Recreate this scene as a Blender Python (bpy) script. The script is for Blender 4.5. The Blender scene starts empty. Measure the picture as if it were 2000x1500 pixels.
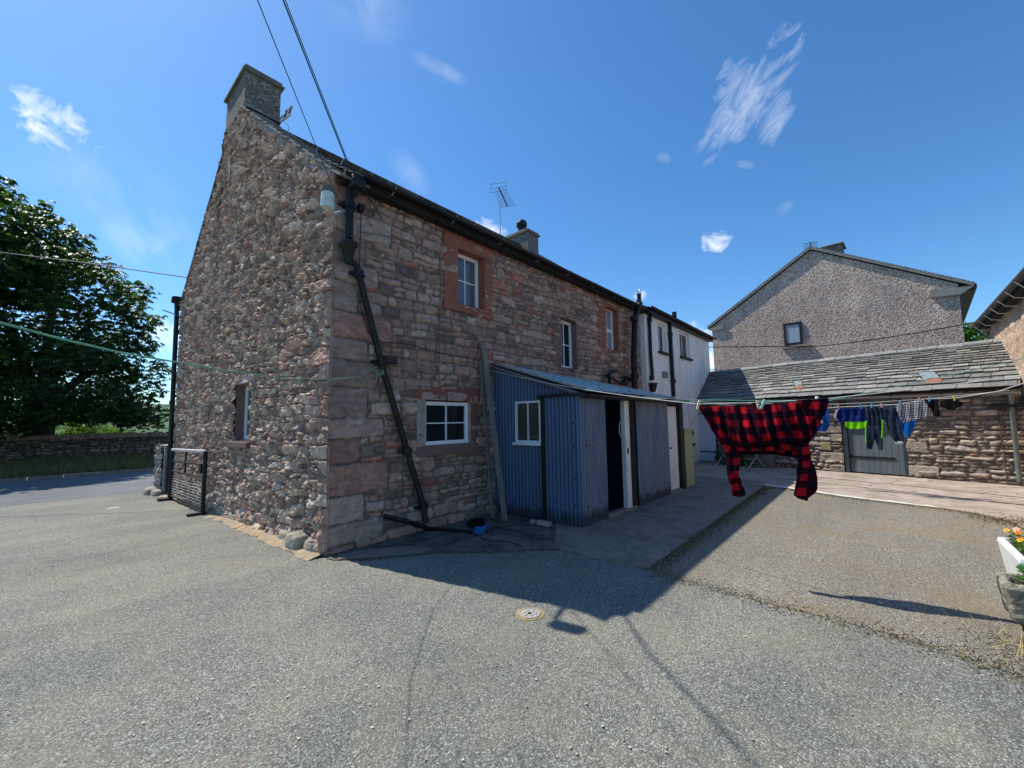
import bpy, math, random
import numpy as np
from mathutils import Vector
random.seed(7)
rng = np.random.default_rng(11)
scene = bpy.context.scene
COL = scene.collection
PI = math.pi
# ------------------------------------------------------------------ camera
FPX, PITCH, ROLL, YAW = 804.9867, 0.0897828, -0.0146998, 0.7193058
CAM = np.array([-2.50036, -5.33148, 1.65])
def _axes():
    cy, sy, cp, sp = math.cos(YAW), math.sin(YAW), math.cos(PITCH), math.sin(PITCH)
    f = np.array([cy*cp, sy*cp, sp]); r = np.array([sy, -cy, 0.]); u = np.cross(r, f)
    cr, sr = math.cos(ROLL), math.sin(ROLL)
    return cr*r+sr*u, -sr*r+cr*u, f
AR, AU, AF = _axes()
def ray(x, y): return AF+(x-1000)/FPX*AR-(y-750)/FPX*AU
def at(x, y, ax, val):           # survey helper: where a sight line meets a plane of the place
    d = ray(x, y); i = 'xyz'.index(ax)
    return CAM+d*(val-CAM[i])/d[i]
cam_d = bpy.data.cameras.new('camera'); cam = bpy.data.objects.new('camera', cam_d); COL.objects.link(cam)
cam_d.sensor_width = 36; cam_d.lens = FPX/2000*36; cam_d.clip_end = 5000; cam_d.clip_start = .05
from mathutils import Matrix
mw = Matrix([[AR[0], AU[0], -AF[0], CAM[0]], [AR[1], AU[1], -AF[1], CAM[1]], [AR[2], AU[2], -AF[2], CAM[2]], [0, 0, 0, 1]])
cam.matrix_world = mw
scene.camera = cam

# ------------------------------------------------------------------ materials
def newmat(name):
    m = bpy.data.materials.new(name); m.use_nodes = True
    nt = m.node_tree; b = nt.nodes['Principled BSDF']
    return m, nt, b
def N(nt, t, **kw):
    n = nt.nodes.new(t)
    for k, v in kw.items():
        if k in n.inputs: n.inputs[k].default_value = v
        else: setattr(n, k, v)
    return n
def ramp(nt, stops, interp='LINEAR'):
    r = nt.nodes.new('ShaderNodeValToRGB'); r.color_ramp.interpolation = interp
    e = r.color_ramp.elements
    while len(e) < len(stops): e.new(.5)
    for i, (p, c) in enumerate(stops):
        e[i].position = p
        e[i].color = (*c, 1) if len(c) == 3 else c
    return r
def mix(nt, a, b, fac, mode='MIX'):
    m = nt.nodes.new('ShaderNodeMix'); m.data_type = 'RGBA'; m.blend_type = mode
    for s, v in ((6, a), (7, b), (0, fac)):
        if hasattr(v, 'links'): nt.links.new(v, m.inputs[s])
        elif isinstance(v, (int, float)): m.inputs[s].default_value = v
        else: m.inputs[s].default_value = (*v, 1)
    return m.outputs[2]
def geo_pos(nt): return nt.nodes.new('ShaderNodeNewGeometry').outputs['Position']
def M(name, col=(.5, .5, .5), rough=.8, var=.25, scale=5, bump=.15, bscale=60, metal=0, attr=False, spec=.3, stretch=None, dirt=None, dirt_scale=1.5, dirt_amt=.5):
    m, nt, b = newmat(name); L = nt.links.new
    pos = geo_pos(nt)
    if stretch:
        mp = N(nt, 'ShaderNodeMapping'); mp.inputs['Scale'].default_value = stretch; L(pos, mp.inputs[0]); pos2 = mp.outputs[0]
    else: pos2 = pos
    n1 = N(nt, 'ShaderNodeTexNoise', Scale=scale, Detail=8, Roughness=.65); L(pos2, n1.inputs['Vector'])
    r = ramp(nt, [(.3, (1-var,)*3), (.7, (1+var,)*3)]); L(n1.outputs[0], r.inputs[0])
    if attr:
        a = nt.nodes.new('ShaderNodeAttribute'); a.attribute_name = 'Col'; base = a.outputs['Color']
    else: base = col
    c = mix(nt, base, r.outputs[0], 1.0, 'MULTIPLY')
    if dirt:
        n3 = N(nt, 'ShaderNodeTexNoise', Scale=dirt_scale, Detail=9, Roughness=.7); L(pos2, n3.inputs['Vector'])
        r3 = ramp(nt, [(.45, (0, 0, 0)), (.68, (dirt_amt,)*3)]); L(n3.outputs[0], r3.inputs[0])
        c = mix(nt, c, dirt, r3.outputs[0])
    L(c, b.inputs['Base Color'])
    b.inputs['Roughness'].default_value = rough; b.inputs['Metallic'].default_value = metal
    b.inputs['Specular IOR Level'].default_value = spec
    if bump:
        n2 = N(nt, 'ShaderNodeTexNoise', Scale=bscale, Detail=6, Roughness=.6); L(pos2, n2.inputs['Vector'])
        bp = N(nt, 'ShaderNodeBump', Strength=min(1, bump*3), Distance=bump*.05); L(n2.outputs[0], bp.inputs['Height'])
        L(bp.outputs[0], b.inputs['Normal'])
    return m
MAT = {}
MAT['gable'] = M('rubble_gable', attr=True, var=.35, scale=9, bump=.35, bscale=45, rough=.95, spec=.1)
MAT['rubble'] = M('rubble_stone', attr=True, var=.4, scale=9, bump=.4, bscale=38, rough=.95, spec=.1, dirt=(.42, .36, .31), dirt_scale=8, dirt_amt=.25, stretch=(1, 1, 1.8))
MAT['sandstone'] = M('red_sandstone', (.32, .125, .085), var=.22, scale=6, bump=.12, bscale=70, rough=.9, spec=.1, dirt=(.16, .08, .06), dirt_amt=.5, stretch=(1, 1, 3))
MAT['sandstone_dull'] = M('dull_sandstone', (.22, .14, .12), var=.25, scale=6, bump=.15, bscale=60, rough=.9, spec=.1, dirt=(.10, .08, .07))
MAT['sandstone_deep'] = M('deep_sandstone', (.24, .09, .075), var=.25, scale=6, bump=.15, bscale=60, rough=.9, spec=.1, dirt=(.10, .07, .06))
MAT['mortar'] = M('cement_mortar', (.33, .30, .27), var=.3, scale=5, bump=.25, bscale=40, rough=.95, spec=.1)
MAT['upvc'] = M('white_upvc', (.90, .90, .90), rough=.35, var=.04, bump=0)
MAT['paint_white'] = M('white_paint', (.72, .73, .72), rough=.55, var=.08, scale=8, bump=.06, dirt=(.45, .42, .38), dirt_scale=3, dirt_amt=.5)
MAT['whitewash'] = M('whitewashed_render', (.95, .91, .85), rough=.9, var=.1, scale=4, bump=.3, bscale=35, stretch=(1, 1, .35), dirt=(.50, .50, .46), dirt_scale=2.2, dirt_amt=.5, spec=.1)
MAT['black'] = M('black_paint', (.012, .012, .014), rough=.45, var=.4, bump=.08, bscale=90)
MAT['near_black'] = M('near_black_matt', (.02, .019, .018), rough=.95, var=.4, bump=.1)  # flat near-black for joints, frames, soffits, decks and wall cores
MAT['gutter_grey'] = M('grey_plastic', (.22, .23, .24), rough=.5, var=.2, bump=0)
MAT['slate'] = M('slate', attr=True, var=.3, scale=12, bump=.2, bscale=50, rough=.75, spec=.25, dirt=(.38, .365, .32), dirt_scale=9, dirt_amt=.5)
MAT['felt'] = M('roofing_felt', (.05, .052, .055), rough=.9, var=.3)
MAT['harl'] = None
MAT['timber'] = M('weathered_timber', (.20, .175, .155), rough=.9, var=.35, scale=14, stretch=(1, 1, .12), bump=.3, bscale=60)
MAT['galv'] = M('galvanised_steel', (.55, .57, .58), rough=.4, metal=.7, var=.15, bump=0)
MAT['alu'] = M('bare_aluminium', (.62, .62, .60), rough=.4, metal=.5, var=.1, bump=0)
MAT['cable'] = M('black_cable', (.02, .02, .022), rough=.6, var=.1, bump=0)
MAT['cable_grey'] = M('grey_cable', (.10, .10, .11), rough=.6, var=.1, bump=0)
MAT['white_cord'] = M('white_cord', (.62, .62, .58), rough=.7, var=.1, bump=0)
MAT['green_cord'] = M('green_rope', (.16, .45, .30), rough=.8, var=.3, scale=60, bump=.2, bscale=200)
MAT['cabinet'] = M('sage_paint', (.35, .37, .20), rough=.6, var=.08, bump=.03)
MAT['blue_plastic'] = M('blue_plastic', (.02, .16, .42), rough=.35, var=.1, bump=0)
MAT['brick'] = M('pale_brick', (.36, .31, .27), rough=.95, var=.25, bump=.3)
MAT['sink'] = M('white_glazed_ceramic', (.80, .81, .80), rough=.3, var=.04, bump=.02, dirt=(.5, .46, .38), dirt_scale=5, dirt_amt=.4)
MAT['oldstone'] = M('lichened_stone', (.30, .27, .20), rough=.95, var=.5, scale=14, bump=.7, bscale=25, dirt=(.08, .075, .06), dirt_scale=6, dirt_amt=.9)
MAT['soil'] = M('soil', (.05, .035, .025), rough=1, bump=.5)
MAT['iron'] = M('cast_iron', (.40, .37, .32), rough=.8, var=.3, bump=.3, bscale=90)
MAT['pink_render'] = M('pink_roughcast', (.46, .31, .215), rough=.95, var=.35, scale=5, bump=1.0, bscale=11, dirt=(.40, .34, .27), dirt_scale=3, dirt_amt=.7, spec=.1)
MAT['green_fabric'] = M('dark_green_fabric', (.02, .07, .055), rough=.8, bump=.1)
MAT['terracotta'] = M('terracotta', (.36, .13, .08), rough=.85, bump=.1)
MAT['cement'] = M('cement_cap', (.17, .165, .13), rough=.95, var=.3, bump=.4, bscale=30)
MAT['lead'] = M('lead_flashing', (.16, .17, .18), rough=.6, var=.2, bump=.1)
MAT['peg'] = M('wooden_peg', (.62, .50, .36), rough=.7, var=.1, bump=0)
MAT['bark'] = M('bark', (.07, .055, .045), rough=.95, var=.4, scale=6, bump=.8, bscale=14, stretch=(1, 1, .3))

def m_harl(name, a, b_, c_, scale=16, bumpd=.012):
    m, nt, b = newmat(name); L = nt.links.new; pos = geo_pos(nt)
    v = N(nt, 'ShaderNodeTexVoronoi', Scale=scale); L(pos, v.inputs['Vector'])
    v.inputs['Randomness'].default_value = 1
    sx = nt.nodes.new('ShaderNodeSeparateColor'); L(v.outputs['Color'], sx.inputs[0])
    r = ramp(nt, [(0, a), (.45, b_), (.75, c_), (1, (.5, .44, .40))]); L(sx.outputs[0], r.inputs[0])
    r2 = ramp(nt, [(.0, (1.15, 1.15, 1.15)), (.6, (.7, .68, .66))]); L(v.outputs['Distance'], r2.inputs[0])
    n = N(nt, 'ShaderNodeTexNoise', Scale=.9, Detail=4); L(pos, n.inputs['Vector'])
    r3 = ramp(nt, [(.3, (.82, .8, .8)), (.7, (1.12, 1.1, 1.06))]); L(n.outputs[0], r3.inputs[0])
    c = mix(nt, r.outputs[0], r2.outputs[0], .8, 'MULTIPLY'); c = mix(nt, c, r3.outputs[0], 1, 'MULTIPLY')
    L(c, b.inputs['Base Color']); b.inputs['Roughness'].default_value = .95; b.inputs['Specular IOR Level'].default_value = .1
    bp = N(nt, 'ShaderNodeBump', Strength=1, Distance=bumpd); bp.invert = True
    L(v.outputs['Distance'], bp.inputs['Height']); L(bp.outputs[0], b.inputs['Normal'])
    return m
MAT['harl'] = m_harl('pebbledash', (.36, .26, .205), (.57, .445, .365), (.74, .63, .54), 19, .012)
MAT['harl_grey'] = m_harl('grey_roughcast', (.13, .12, .10), (.20, .185, .16), (.28, .26, .22), 42, .01)

def m_glass(name, col, rough=.04):
    m, nt, b = newmat(name)
    b.inputs['Base Color'].default_value = (*col, 1); b.inputs['Roughness'].default_value = rough
    b.inputs['Specular IOR Level'].default_value = .6
    return m
MAT['glass'] = m_glass('window_glass', (.10, .125, .15))  # grey-blue base colour carries the sky reflection and the room behind
MAT['glass_dark'] = m_glass('dark_window_glass', (.012, .016, .018))
MAT['glass_mid'] = m_glass('curtained_window_glass', (.05, .048, .04))
MAT['glass_frost'] = m_glass('frosted_window_glass', (.22, .27, .31), .4)

def m_painted_metal(name, col, worn, amt=.5):
    m, nt, b = newmat(name); L = nt.links.new; pos = geo_pos(nt)
    mp = N(nt, 'ShaderNodeMapping'); mp.inputs['Scale'].default_value = (1, 1, .15); L(pos, mp.inputs[0])
    n = N(nt, 'ShaderNodeTexNoise', Scale=9, Detail=9, Roughness=.7); L(mp.outputs[0], n.inputs['Vector'])
    r = ramp(nt, [(.4, (0, 0, 0)), (.7, (amt,)*3)]); L(n.outputs[0], r.inputs[0])
    c = mix(nt, col, worn, r.outputs[0])
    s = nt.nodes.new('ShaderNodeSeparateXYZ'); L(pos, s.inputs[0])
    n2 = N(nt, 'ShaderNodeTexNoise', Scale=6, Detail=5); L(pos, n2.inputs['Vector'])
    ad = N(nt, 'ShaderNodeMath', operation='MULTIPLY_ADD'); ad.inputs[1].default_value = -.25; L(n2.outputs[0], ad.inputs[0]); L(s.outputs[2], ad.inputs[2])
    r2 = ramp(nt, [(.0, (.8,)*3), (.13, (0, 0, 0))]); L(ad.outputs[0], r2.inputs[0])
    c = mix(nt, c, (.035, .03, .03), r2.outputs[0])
    at_ = nt.nodes.new('ShaderNodeAttribute'); at_.attribute_name = 'Col'; c = mix(nt, c, at_.outputs['Color'], .85, 'MULTIPLY')  # Col multiplies in the painted shading of the corrugation grooves
    rn = N(nt, 'ShaderNodeTexNoise', Scale=3.5, Detail=10, Roughness=.8); L(pos, rn.inputs['Vector']); rr = ramp(nt, [(.62, (0, 0, 0)), (.72, (.55,)*3)]); L(rn.outputs[0], rr.inputs[0]); c = mix(nt, c, (.06, .045, .04), rr.outputs[0])
    L(c, b.inputs['Base Color']); b.inputs['Roughness'].default_value = .6; b.inputs['Specular IOR Level'].default_value = .25
    return m
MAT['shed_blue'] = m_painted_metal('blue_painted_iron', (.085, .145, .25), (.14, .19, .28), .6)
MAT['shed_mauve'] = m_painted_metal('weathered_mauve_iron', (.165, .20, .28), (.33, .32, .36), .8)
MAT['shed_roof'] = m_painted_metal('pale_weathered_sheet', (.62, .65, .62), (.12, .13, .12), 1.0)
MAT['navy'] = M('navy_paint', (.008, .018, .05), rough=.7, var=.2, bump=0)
MAT['slate_door'] = M('slate_blue_boards', (.10, .125, .145), rough=.6, var=.12, bump=.1, stretch=(1, 1, .2), dirt=(.16, .18, .19), dirt_scale=4)
MAT['grey_white_door'] = M('pale_blue_boards', (.50, .58, .68), rough=.6, var=.08, bump=.1, stretch=(1, 1, .2))

def m_asphalt(name, lo, hi, tint, tint_amt, spk=230, worn=None):
    m, nt, b = newmat(name); L = nt.links.new; pos = geo_pos(nt)
    v = N(nt, 'ShaderNodeTexVoronoi', Scale=spk*.5); L(pos, v.inputs['Vector'])
    sx = nt.nodes.new('ShaderNodeSeparateColor'); L(v.outputs['Color'], sx.inputs[0])
    r = ramp(nt, [(0, lo), (.6, tuple((a+c)/2 for a, c in zip(lo, hi))), (.9, hi), (1, tuple(min(1, c*1.5) for c in hi))]); L(sx.outputs[0], r.inputs[0])
    rd = ramp(nt, [(.25, (1.15,)*3), (.65, (.5,)*3)]); L(v.outputs['Distance'], rd.inputs[0])
    c = mix(nt, r.outputs[0], rd.outputs[0], .85, 'MULTIPLY')
    n = N(nt, 'ShaderNodeTexNoise', Scale=.55, Detail=7, Roughness=.6); L(pos, n.inputs['Vector'])
    r2 = ramp(nt, [(.3, (.80, .82, .83)), (.7, (1.18, 1.16, 1.12))]); L(n.outputs[0], r2.inputs[0])
    c = mix(nt, c, r2.outputs[0], 1, 'MULTIPLY')
    n5 = N(nt, 'ShaderNodeTexNoise', Scale=26, Detail=5, Roughness=.7); L(pos, n5.inputs['Vector']); r5 = ramp(nt, [(.3, (.8,)*3), (.7, (1.2,)*3)]); L(n5.outputs[0], r5.inputs[0]); c = mix(nt, c, r5.outputs[0], 1, 'MULTIPLY')
    mpd = N(nt, 'ShaderNodeMapping'); mpd.inputs['Rotation'].default_value = (0, 0, -.6); mpd.inputs['Scale'].default_value = (.25, 1.6, 1); L(pos, mpd.inputs[0])
    n6 = N(nt, 'ShaderNodeTexNoise', Scale=.8, Detail=6, Roughness=.6); L(mpd.outputs[0], n6.inputs['Vector']); r6 = ramp(nt, [(.42, (1, 1, 1)), (.62, (.84, .85, .86))]); L(n6.outputs[0], r6.inputs[0]); c = mix(nt, c, r6.outputs[0], 1, 'MULTIPLY')
    n3 = N(nt, 'ShaderNodeTexNoise', Scale=1.1, Detail=10, Roughness=.75); L(pos, n3.inputs['Vector'])
    r3 = ramp(nt, [(.46, (0, 0, 0)), (.66, (tint_amt,)*3)]); L(n3.outputs[0], r3.inputs[0])
    c = mix(nt, c, tint, r3.outputs[0])
    L(c, b.inputs['Base Color']); b.inputs['Roughness'].default_value = .85; b.inputs['Specular IOR Level'].default_value = .25
    bp = N(nt, 'ShaderNodeBump', Strength=1, Distance=.004); bp.invert = True
    L(v.outputs['Distance'], bp.inputs['Height']); L(bp.outputs[0], b.inputs['Normal'])
    return m
MAT['asphalt'] = m_asphalt('asphalt', (.148, .145, .125), (.375, .37, .325), (.25, .225, .15), .45)
MAT['patch'] = m_asphalt('weathered_tarmac', (.145, .13, .105), (.42, .395, .33), (.21, .155, .09), .75)
MAT['road'] = m_asphalt('road_tarmac', (.12, .125, .135), (.28, .29, .30), (.16, .16, .15), .3)
MAT['concrete'] = M('worn_concrete', (.30, .255, .215), rough=.9, var=.28, scale=14, bump=.35, bscale=110, dirt=(.15, .125, .10), dirt_scale=1.8, dirt_amt=.75, spec=.12)
MAT['paving'] = M('old_paving', (.37, .31, .26), rough=.9, var=.25, scale=2.2, bump=.25, bscale=60, dirt=(.22, .17, .11), dirt_scale=1.6, dirt_amt=.8, spec=.15)
def m_flags(name, c1, c2, scale):
    m = M(name, c1, rough=.9, var=.25, scale=2.2, bump=.25, bscale=60, dirt=c2, dirt_scale=1.6, dirt_amt=.8, spec=.15)
    nt = m.node_tree; L = nt.links.new; b = nt.nodes['Principled BSDF']; src = b.inputs['Base Color'].links[0].from_socket
    v = N(nt, 'ShaderNodeTexVoronoi', Scale=scale); v.feature = 'DISTANCE_TO_EDGE'; mp = N(nt, 'ShaderNodeMapping'); mp.inputs['Rotation'].default_value = (0, 0, .26); mp.inputs['Scale'].default_value = (1, .8, 1); L(geo_pos(nt), mp.inputs[0]); n_ = N(nt, 'ShaderNodeTexNoise', Scale=4, Detail=5)
    ad = nt.nodes.new('ShaderNodeVectorMath'); ad.operation = 'MULTIPLY_ADD'; L(mp.outputs[0], n_.inputs['Vector']); L(n_.outputs['Color'], ad.inputs[0]); ad.inputs[1].default_value = (.35, .35, 0); L(mp.outputs[0], ad.inputs[2]); L(ad.outputs[0], v.inputs['Vector'])
    r = ramp(nt, [(.004, (.45, .40, .33)), (.022, (1, 1, 1))]); L(v.outputs['Distance'], r.inputs[0])
    L(mix(nt, src, r.outputs[0], .8, 'MULTIPLY'), b.inputs['Base Color']); return m
MAT['paving'] = m_flags('old_paving', (.40, .335, .285), (.24, .19, .13), 1.1)
MAT['apron'] = M('cracked_apron', (.17, .145, .125), rough=.95, var=.3, scale=3, bump=.35, bscale=40, dirt=(.07, .06, .05), dirt_scale=2.5, dirt_amt=.8, spec=.1)
MAT['limewash'] = M('old_white_line', (.66, .65, .58), rough=.9, var=.2, scale=10, bump=.2, dirt=(.4, .36, .28), dirt_scale=4, dirt_amt=.8)
MAT['straw'] = M('dry_moss', attr=True, rough=1, var=.2, bump=0, spec=.1)
MAT['litter'] = M('petal', attr=True, rough=.9, var=.1, bump=0)

def m_leaf(name, trans=.35):
    m, nt, b = newmat(name); L = nt.links.new
    a = nt.nodes.new('ShaderNodeAttribute'); a.attribute_name = 'Col'
    L(a.outputs['Color'], b.inputs['Base Color']); b.inputs['Roughness'].default_value = .5; b.inputs['Specular IOR Level'].default_value = .3
    t = nt.nodes.new('ShaderNodeBsdfTranslucent')
    g = mix(nt, a.outputs['Color'], (1.5, 1.7, .6), 1, 'MULTIPLY'); L(g, t.inputs[0])
    mx = nt.nodes.new('ShaderNodeMixShader'); mx.inputs[0].default_value = trans
    out = nt.nodes['Material Output']; L(b.outputs[0], mx.inputs[1]); L(t.outputs[0], mx.inputs[2]); L(mx.outputs[0], out.inputs[0])
    return m
MAT['leaf'] = m_leaf('leaves', .3)
MAT['grass'] = m_leaf('grass_blades', .2)

def m_cloth(name, col, var=.2, scale=14, rough=.85, trans=.0, bump=.1):
    m = M(name, col, rough=rough, var=var, scale=scale, bump=bump, bscale=120, spec=.1)
    if trans:
        nt = m.node_tree; t = nt.nodes.new('ShaderNodeBsdfTranslucent'); t.inputs[0].default_value = (*[min(1, c*1.4) for c in col], 1)
        mx = nt.nodes.new('ShaderNodeMixShader'); mx.inputs[0].default_value = trans
        nt.links.new(nt.nodes['Principled BSDF'].outputs[0], mx.inputs[1]); nt.links.new(t.outputs[0], mx.inputs[2]); nt.links.new(mx.outputs[0], nt.nodes['Material Output'].inputs[0])
    return m
def m_check(name, cells, c00, c01, c11, trans=.15, fuzz=.03):
    # woven check: two sets of bands crossing, driven by the cloth's own UV (metres)
    m, nt, b = newmat(name); L = nt.links.new
    uv = nt.nodes.new('ShaderNodeUVMap'); uv.uv_map = 'UVMap'
    n = N(nt, 'ShaderNodeTexNoise', Scale=25); L(uv.outputs[0], n.inputs['Vector'])
    s = nt.nodes.new('ShaderNodeSeparateXYZ'); L(uv.outputs[0], s.inputs[0])
    outs = []
    for i in (0, 1):
        mu = N(nt, 'ShaderNodeMath', operation='MULTIPLY'); mu.inputs[1].default_value = 1/cells; L(s.outputs[i], mu.inputs[0])
        fr = N(nt, 'ShaderNodeMath', operation='PINGPONG'); fr.inputs[1].default_value = 1; L(mu.outputs[0], fr.inputs[0])
        rr = ramp(nt, [(.5-fuzz, (0, 0, 0)), (.5+fuzz, (1, 1, 1))]); L(fr.outputs[0], rr.inputs[0]); outs.append(rr.outputs[0])
    a = mix(nt, c00, c01, outs[0]); c = mix(nt, c01, c11, outs[0]); d = mix(nt, a, c, outs[1])
    r = ramp(nt, [(.3, (.8,)*3), (.7, (1.2,)*3)]); L(n.outputs[0], r.inputs[0])
    d = mix(nt, d, r.outputs[0], 1, 'MULTIPLY')
    L(d, b.inputs['Base Color']); b.inputs['Roughness'].default_value = .95; b.inputs['Specular IOR Level'].default_value = .05
    t = nt.nodes.new('ShaderNodeBsdfTranslucent'); L(d, t.inputs[0])
    mx = nt.nodes.new('ShaderNodeMixShader'); mx.inputs[0].default_value = trans
    L(b.outputs[0], mx.inputs[1]); L(t.outputs[0], mx.inputs[2]); L(mx.outputs[0], nt.nodes['Material Output'].inputs[0])
    return m
MAT['plaid'] = m_check('red_black_fleece', .068, (.36, .008, .014), (.035, .003, .009), (.006, .005, .010), .08)
MAT['teatowel'] = m_check('checked_towel', .022, (.62, .62, .64), (.22, .22, .25), (.06, .06, .08), .3)

# ------------------------------------------------------------------ object helpers
OFF = {}
def tag(o, label=None, cat=None, group=None, kind=None):
    if label: o['label'] = label
    if cat: o['category'] = cat
    if group: o['group'] = group
    if kind: o['kind'] = kind
    return o
def thing(name, loc, label, cat, group=None):
    o = bpy.data.objects.new(name, None); COL.objects.link(o); o.location = loc
    o.empty_display_size = .1
    OFF[o.name] = np.array(loc, float)
    return tag(o, label, cat, group)
def link(name, me, parent=None, loc=None):
    o = bpy.data.objects.new(name, me); COL.objects.link(o)
    if parent is not None: o.parent = parent; OFF[o.name] = OFF[parent.name]
    else: OFF[o.name] = np.zeros(3)
    if loc is not None: o.location = loc
    return o
def np_mesh(name, V, Fq, mat, parent=None, cols=None, smooth=True, uv=None, origin=None):
    V = np.asarray(V, np.float64).reshape(-1, 3); Fq = np.asarray(Fq, np.int64); k = Fq.shape[1]
    off = OFF[parent.name] if parent is not None else (np.array(origin, float) if origin is not None else np.zeros(3))
    me = bpy.data.meshes.new(name)
    me.vertices.add(len(V)); me.vertices.foreach_set('co', (V-off).ravel())
    me.loops.add(Fq.size); me.loops.foreach_set('vertex_index', Fq.ravel())
    me.polygons.add(len(Fq)); me.polygons.foreach_set('loop_start', np.arange(len(Fq))*k); me.polygons.foreach_set('loop_total', np.full(len(Fq), k))
    if smooth: me.polygons.foreach_set('use_smooth', np.ones(len(Fq), bool))
    if uv is not None:
        l = me.uv_layers.new(name='UVMap'); l.data.foreach_set('uv', np.asarray(uv)[Fq.ravel()].ravel())
    me.update(calc_edges=True); me.validate()
    if cols is not None:
        a = me.color_attributes.new('Col', 'FLOAT_COLOR', 'POINT')
        a.data.foreach_set('color', np.hstack([cols, np.ones((len(cols), 1))]).ravel())
    me.materials.append(mat)
    o = link(name, me, parent)
    if parent is None and origin is not None: o.location = origin
    return o
class MB:
    """collects polygons (optionally in a local frame: origin, U along, N outward, Z up)"""
    def __init__(s, frame=None): s.v = []; s.f = []; s.c = []; s.fr = frame; s.col = (.5, .5, .5)
    def P(s, p):
        if s.fr is None: return tuple(p)
        O, U, Nn = s.fr
        return tuple(O+U*p[0]+Nn*p[1]+np.array([0, 0, p[2]]))
    def add(s, vs, fs):
        b = len(s.v); s.v += [s.P(p) for p in vs]; s.c += [s.col]*len(vs); s.f += [tuple(i+b for i in f) for f in fs]
    def box(s, a0, a1, b0, b1, c0, c1, bev=0):
        if bev:
            e = bev; vs = []; 
            for z, i in ((c0, e), (c0+e, 0), (c1-e, 0), (c1, e)):
                vs += [(a0+i, b0+i, z), (a1-i, b0+i, z), (a1-i, b1-i, z), (a0+i, b1-i, z)]
            fs = [(3, 2, 1, 0), (12, 13, 14, 15)]
            for k in range(3):
                for j in range(4): fs.append((4*k+j, 4*k+(j+1) % 4, 4*k+4+(j+1) % 4, 4*k+4+j))
            s.add(vs, fs); return
        s.add([(a0, b0, c0), (a1, b0, c0), (a1, b1, c0), (a0, b1, c0), (a0, b0, c1), (a1, b0, c1), (a1, b1, c1), (a0, b1, c1)],
              [(0, 3, 2, 1), (4, 5, 6, 7), (0, 1, 5, 4), (1, 2, 6, 5), (2, 3, 7, 6), (3, 0, 4, 7)])
    def hexa(s, p): s.add(p, [(0, 3, 2, 1), (4, 5, 6, 7), (0, 1, 5, 4), (1, 2, 6, 5), (2, 3, 7, 6), (3, 0, 4, 7)])
    def prism(s, pts, d):      # polygon pts (3-D) extruded by vector d
        n = len(pts); d = np.array(d)
        s.add([tuple(p) for p in pts]+[tuple(np.array(p)+d) for p in pts],
              [tuple(range(n))[::-1], tuple(range(n, 2*n))]+[(i, (i+1) % n, n+(i+1) % n, n+i) for i in range(n)])
    def tube(s, pts, r, n=8, caps=True, arc=(0, 2*PI), up=None):
        pts = [np.array(p, float) for p in pts]; rs = r if isinstance(r, (list, tuple)) else [r]*len(pts)
        closed = abs(arc[1]-arc[0]-2*PI) < 1e-6; m = n if closed else n+1
        vs = []; ref = None
        for i, p in enumerate(pts):
            t = pts[min(i+1, len(pts)-1)]-pts[max(i-1, 0)]; t /= np.linalg.norm(t)+1e-12
            if ref is None:
                h = np.array(up if up is not None else ((0, 0, 1.) if abs(t[2]) < .9 else (1., 0, 0))); ref = h-t*(h@t)
            ref = ref-t*(ref@t); ref /= np.linalg.norm(ref); b = np.cross(t, ref)
            for k in range(m):
                a = arc[0]+(arc[1]-arc[0])*k/n; vs.append(tuple(p+rs[i]*(math.cos(a)*ref+math.sin(a)*b)))
        fs = []
        for i in range(len(pts)-1):
            for k in range(n):
                k2 = (k+1) % m; fs.append((i*m+k, i*m+k2, (i+1)*m+k2, (i+1)*m+k))
        if caps and closed: fs += [tuple(range(m))[::-1], tuple((len(pts)-1)*m+k for k in range(m))]
        s.add(vs, fs)
    def lathe(s, c, prof, n=16):
        vs = []; fs = []
        for r, z in prof:
            for k in range(n): vs.append((c[0]+r*math.cos(2*PI*k/n), c[1]+r*math.sin(2*PI*k/n), c[2]+z))
        for i in range(len(prof)-1):
            for k in range(n): fs.append((i*n+k, i*n+(k+1) % n, (i+1)*n+(k+1) % n, (i+1)*n+k))
        fs.append(tuple(range(n))[::-1]); fs.append(tuple((len(prof)-1)*n+k for k in range(n)))
        s.add(vs, fs)
    def build(s, name, mat, parent=None, smooth=False, origin=None, attr=False):
        off = OFF[parent.name] if parent is not None else (np.array(origin, float) if origin is not None else np.zeros(3))
        me = bpy.data.meshes.new(name)
        me.from_pydata([tuple(np.array(v)-off) for v in s.v], [], s.f); me.update()
        if attr:
            a = me.color_attributes.new('Col', 'FLOAT_COLOR', 'POINT')
            a.data.foreach_set('color', np.array([(*c, 1) for c in s.c], float).ravel())
        if smooth:
            me.polygons.foreach_set('use_smooth', np.ones(len(me.polygons), bool))
            try: me.set_sharp_from_angle(angle=math.radians(50))
            except Exception: pass
        me.materials.append(mat if not isinstance(mat, str) else MAT[mat])
        o = link(name, me, parent)
        if parent is None and origin is not None: o.location = origin
        return o
A = lambda *p: np.array(p, float)
F_REAR = (A(0, 0, 0), A(1, 0, 0), A(0, -1, 0))
F_GABLE = (A(0, 0, 0), A(0, 1, 0), A(-1, 0, 0))
dr = A(-2.15, -8.0, 0); dr /= np.linalg.norm(dr); nn = A(-dr[1], dr[0], 0)
F_OUT = (A(14.5, .25, 0), dr, -nn)
def hitf(px, py, fr, off=0):       # sight line against a wall plane -> (along, height)
    O, U, Nn = fr; o = O+Nn*off; d = ray(px, py); t = (Nn@(o-CAM))/(Nn@d); X = CAM+d*t
    return float((X-o)@U), float(X[2])

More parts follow.
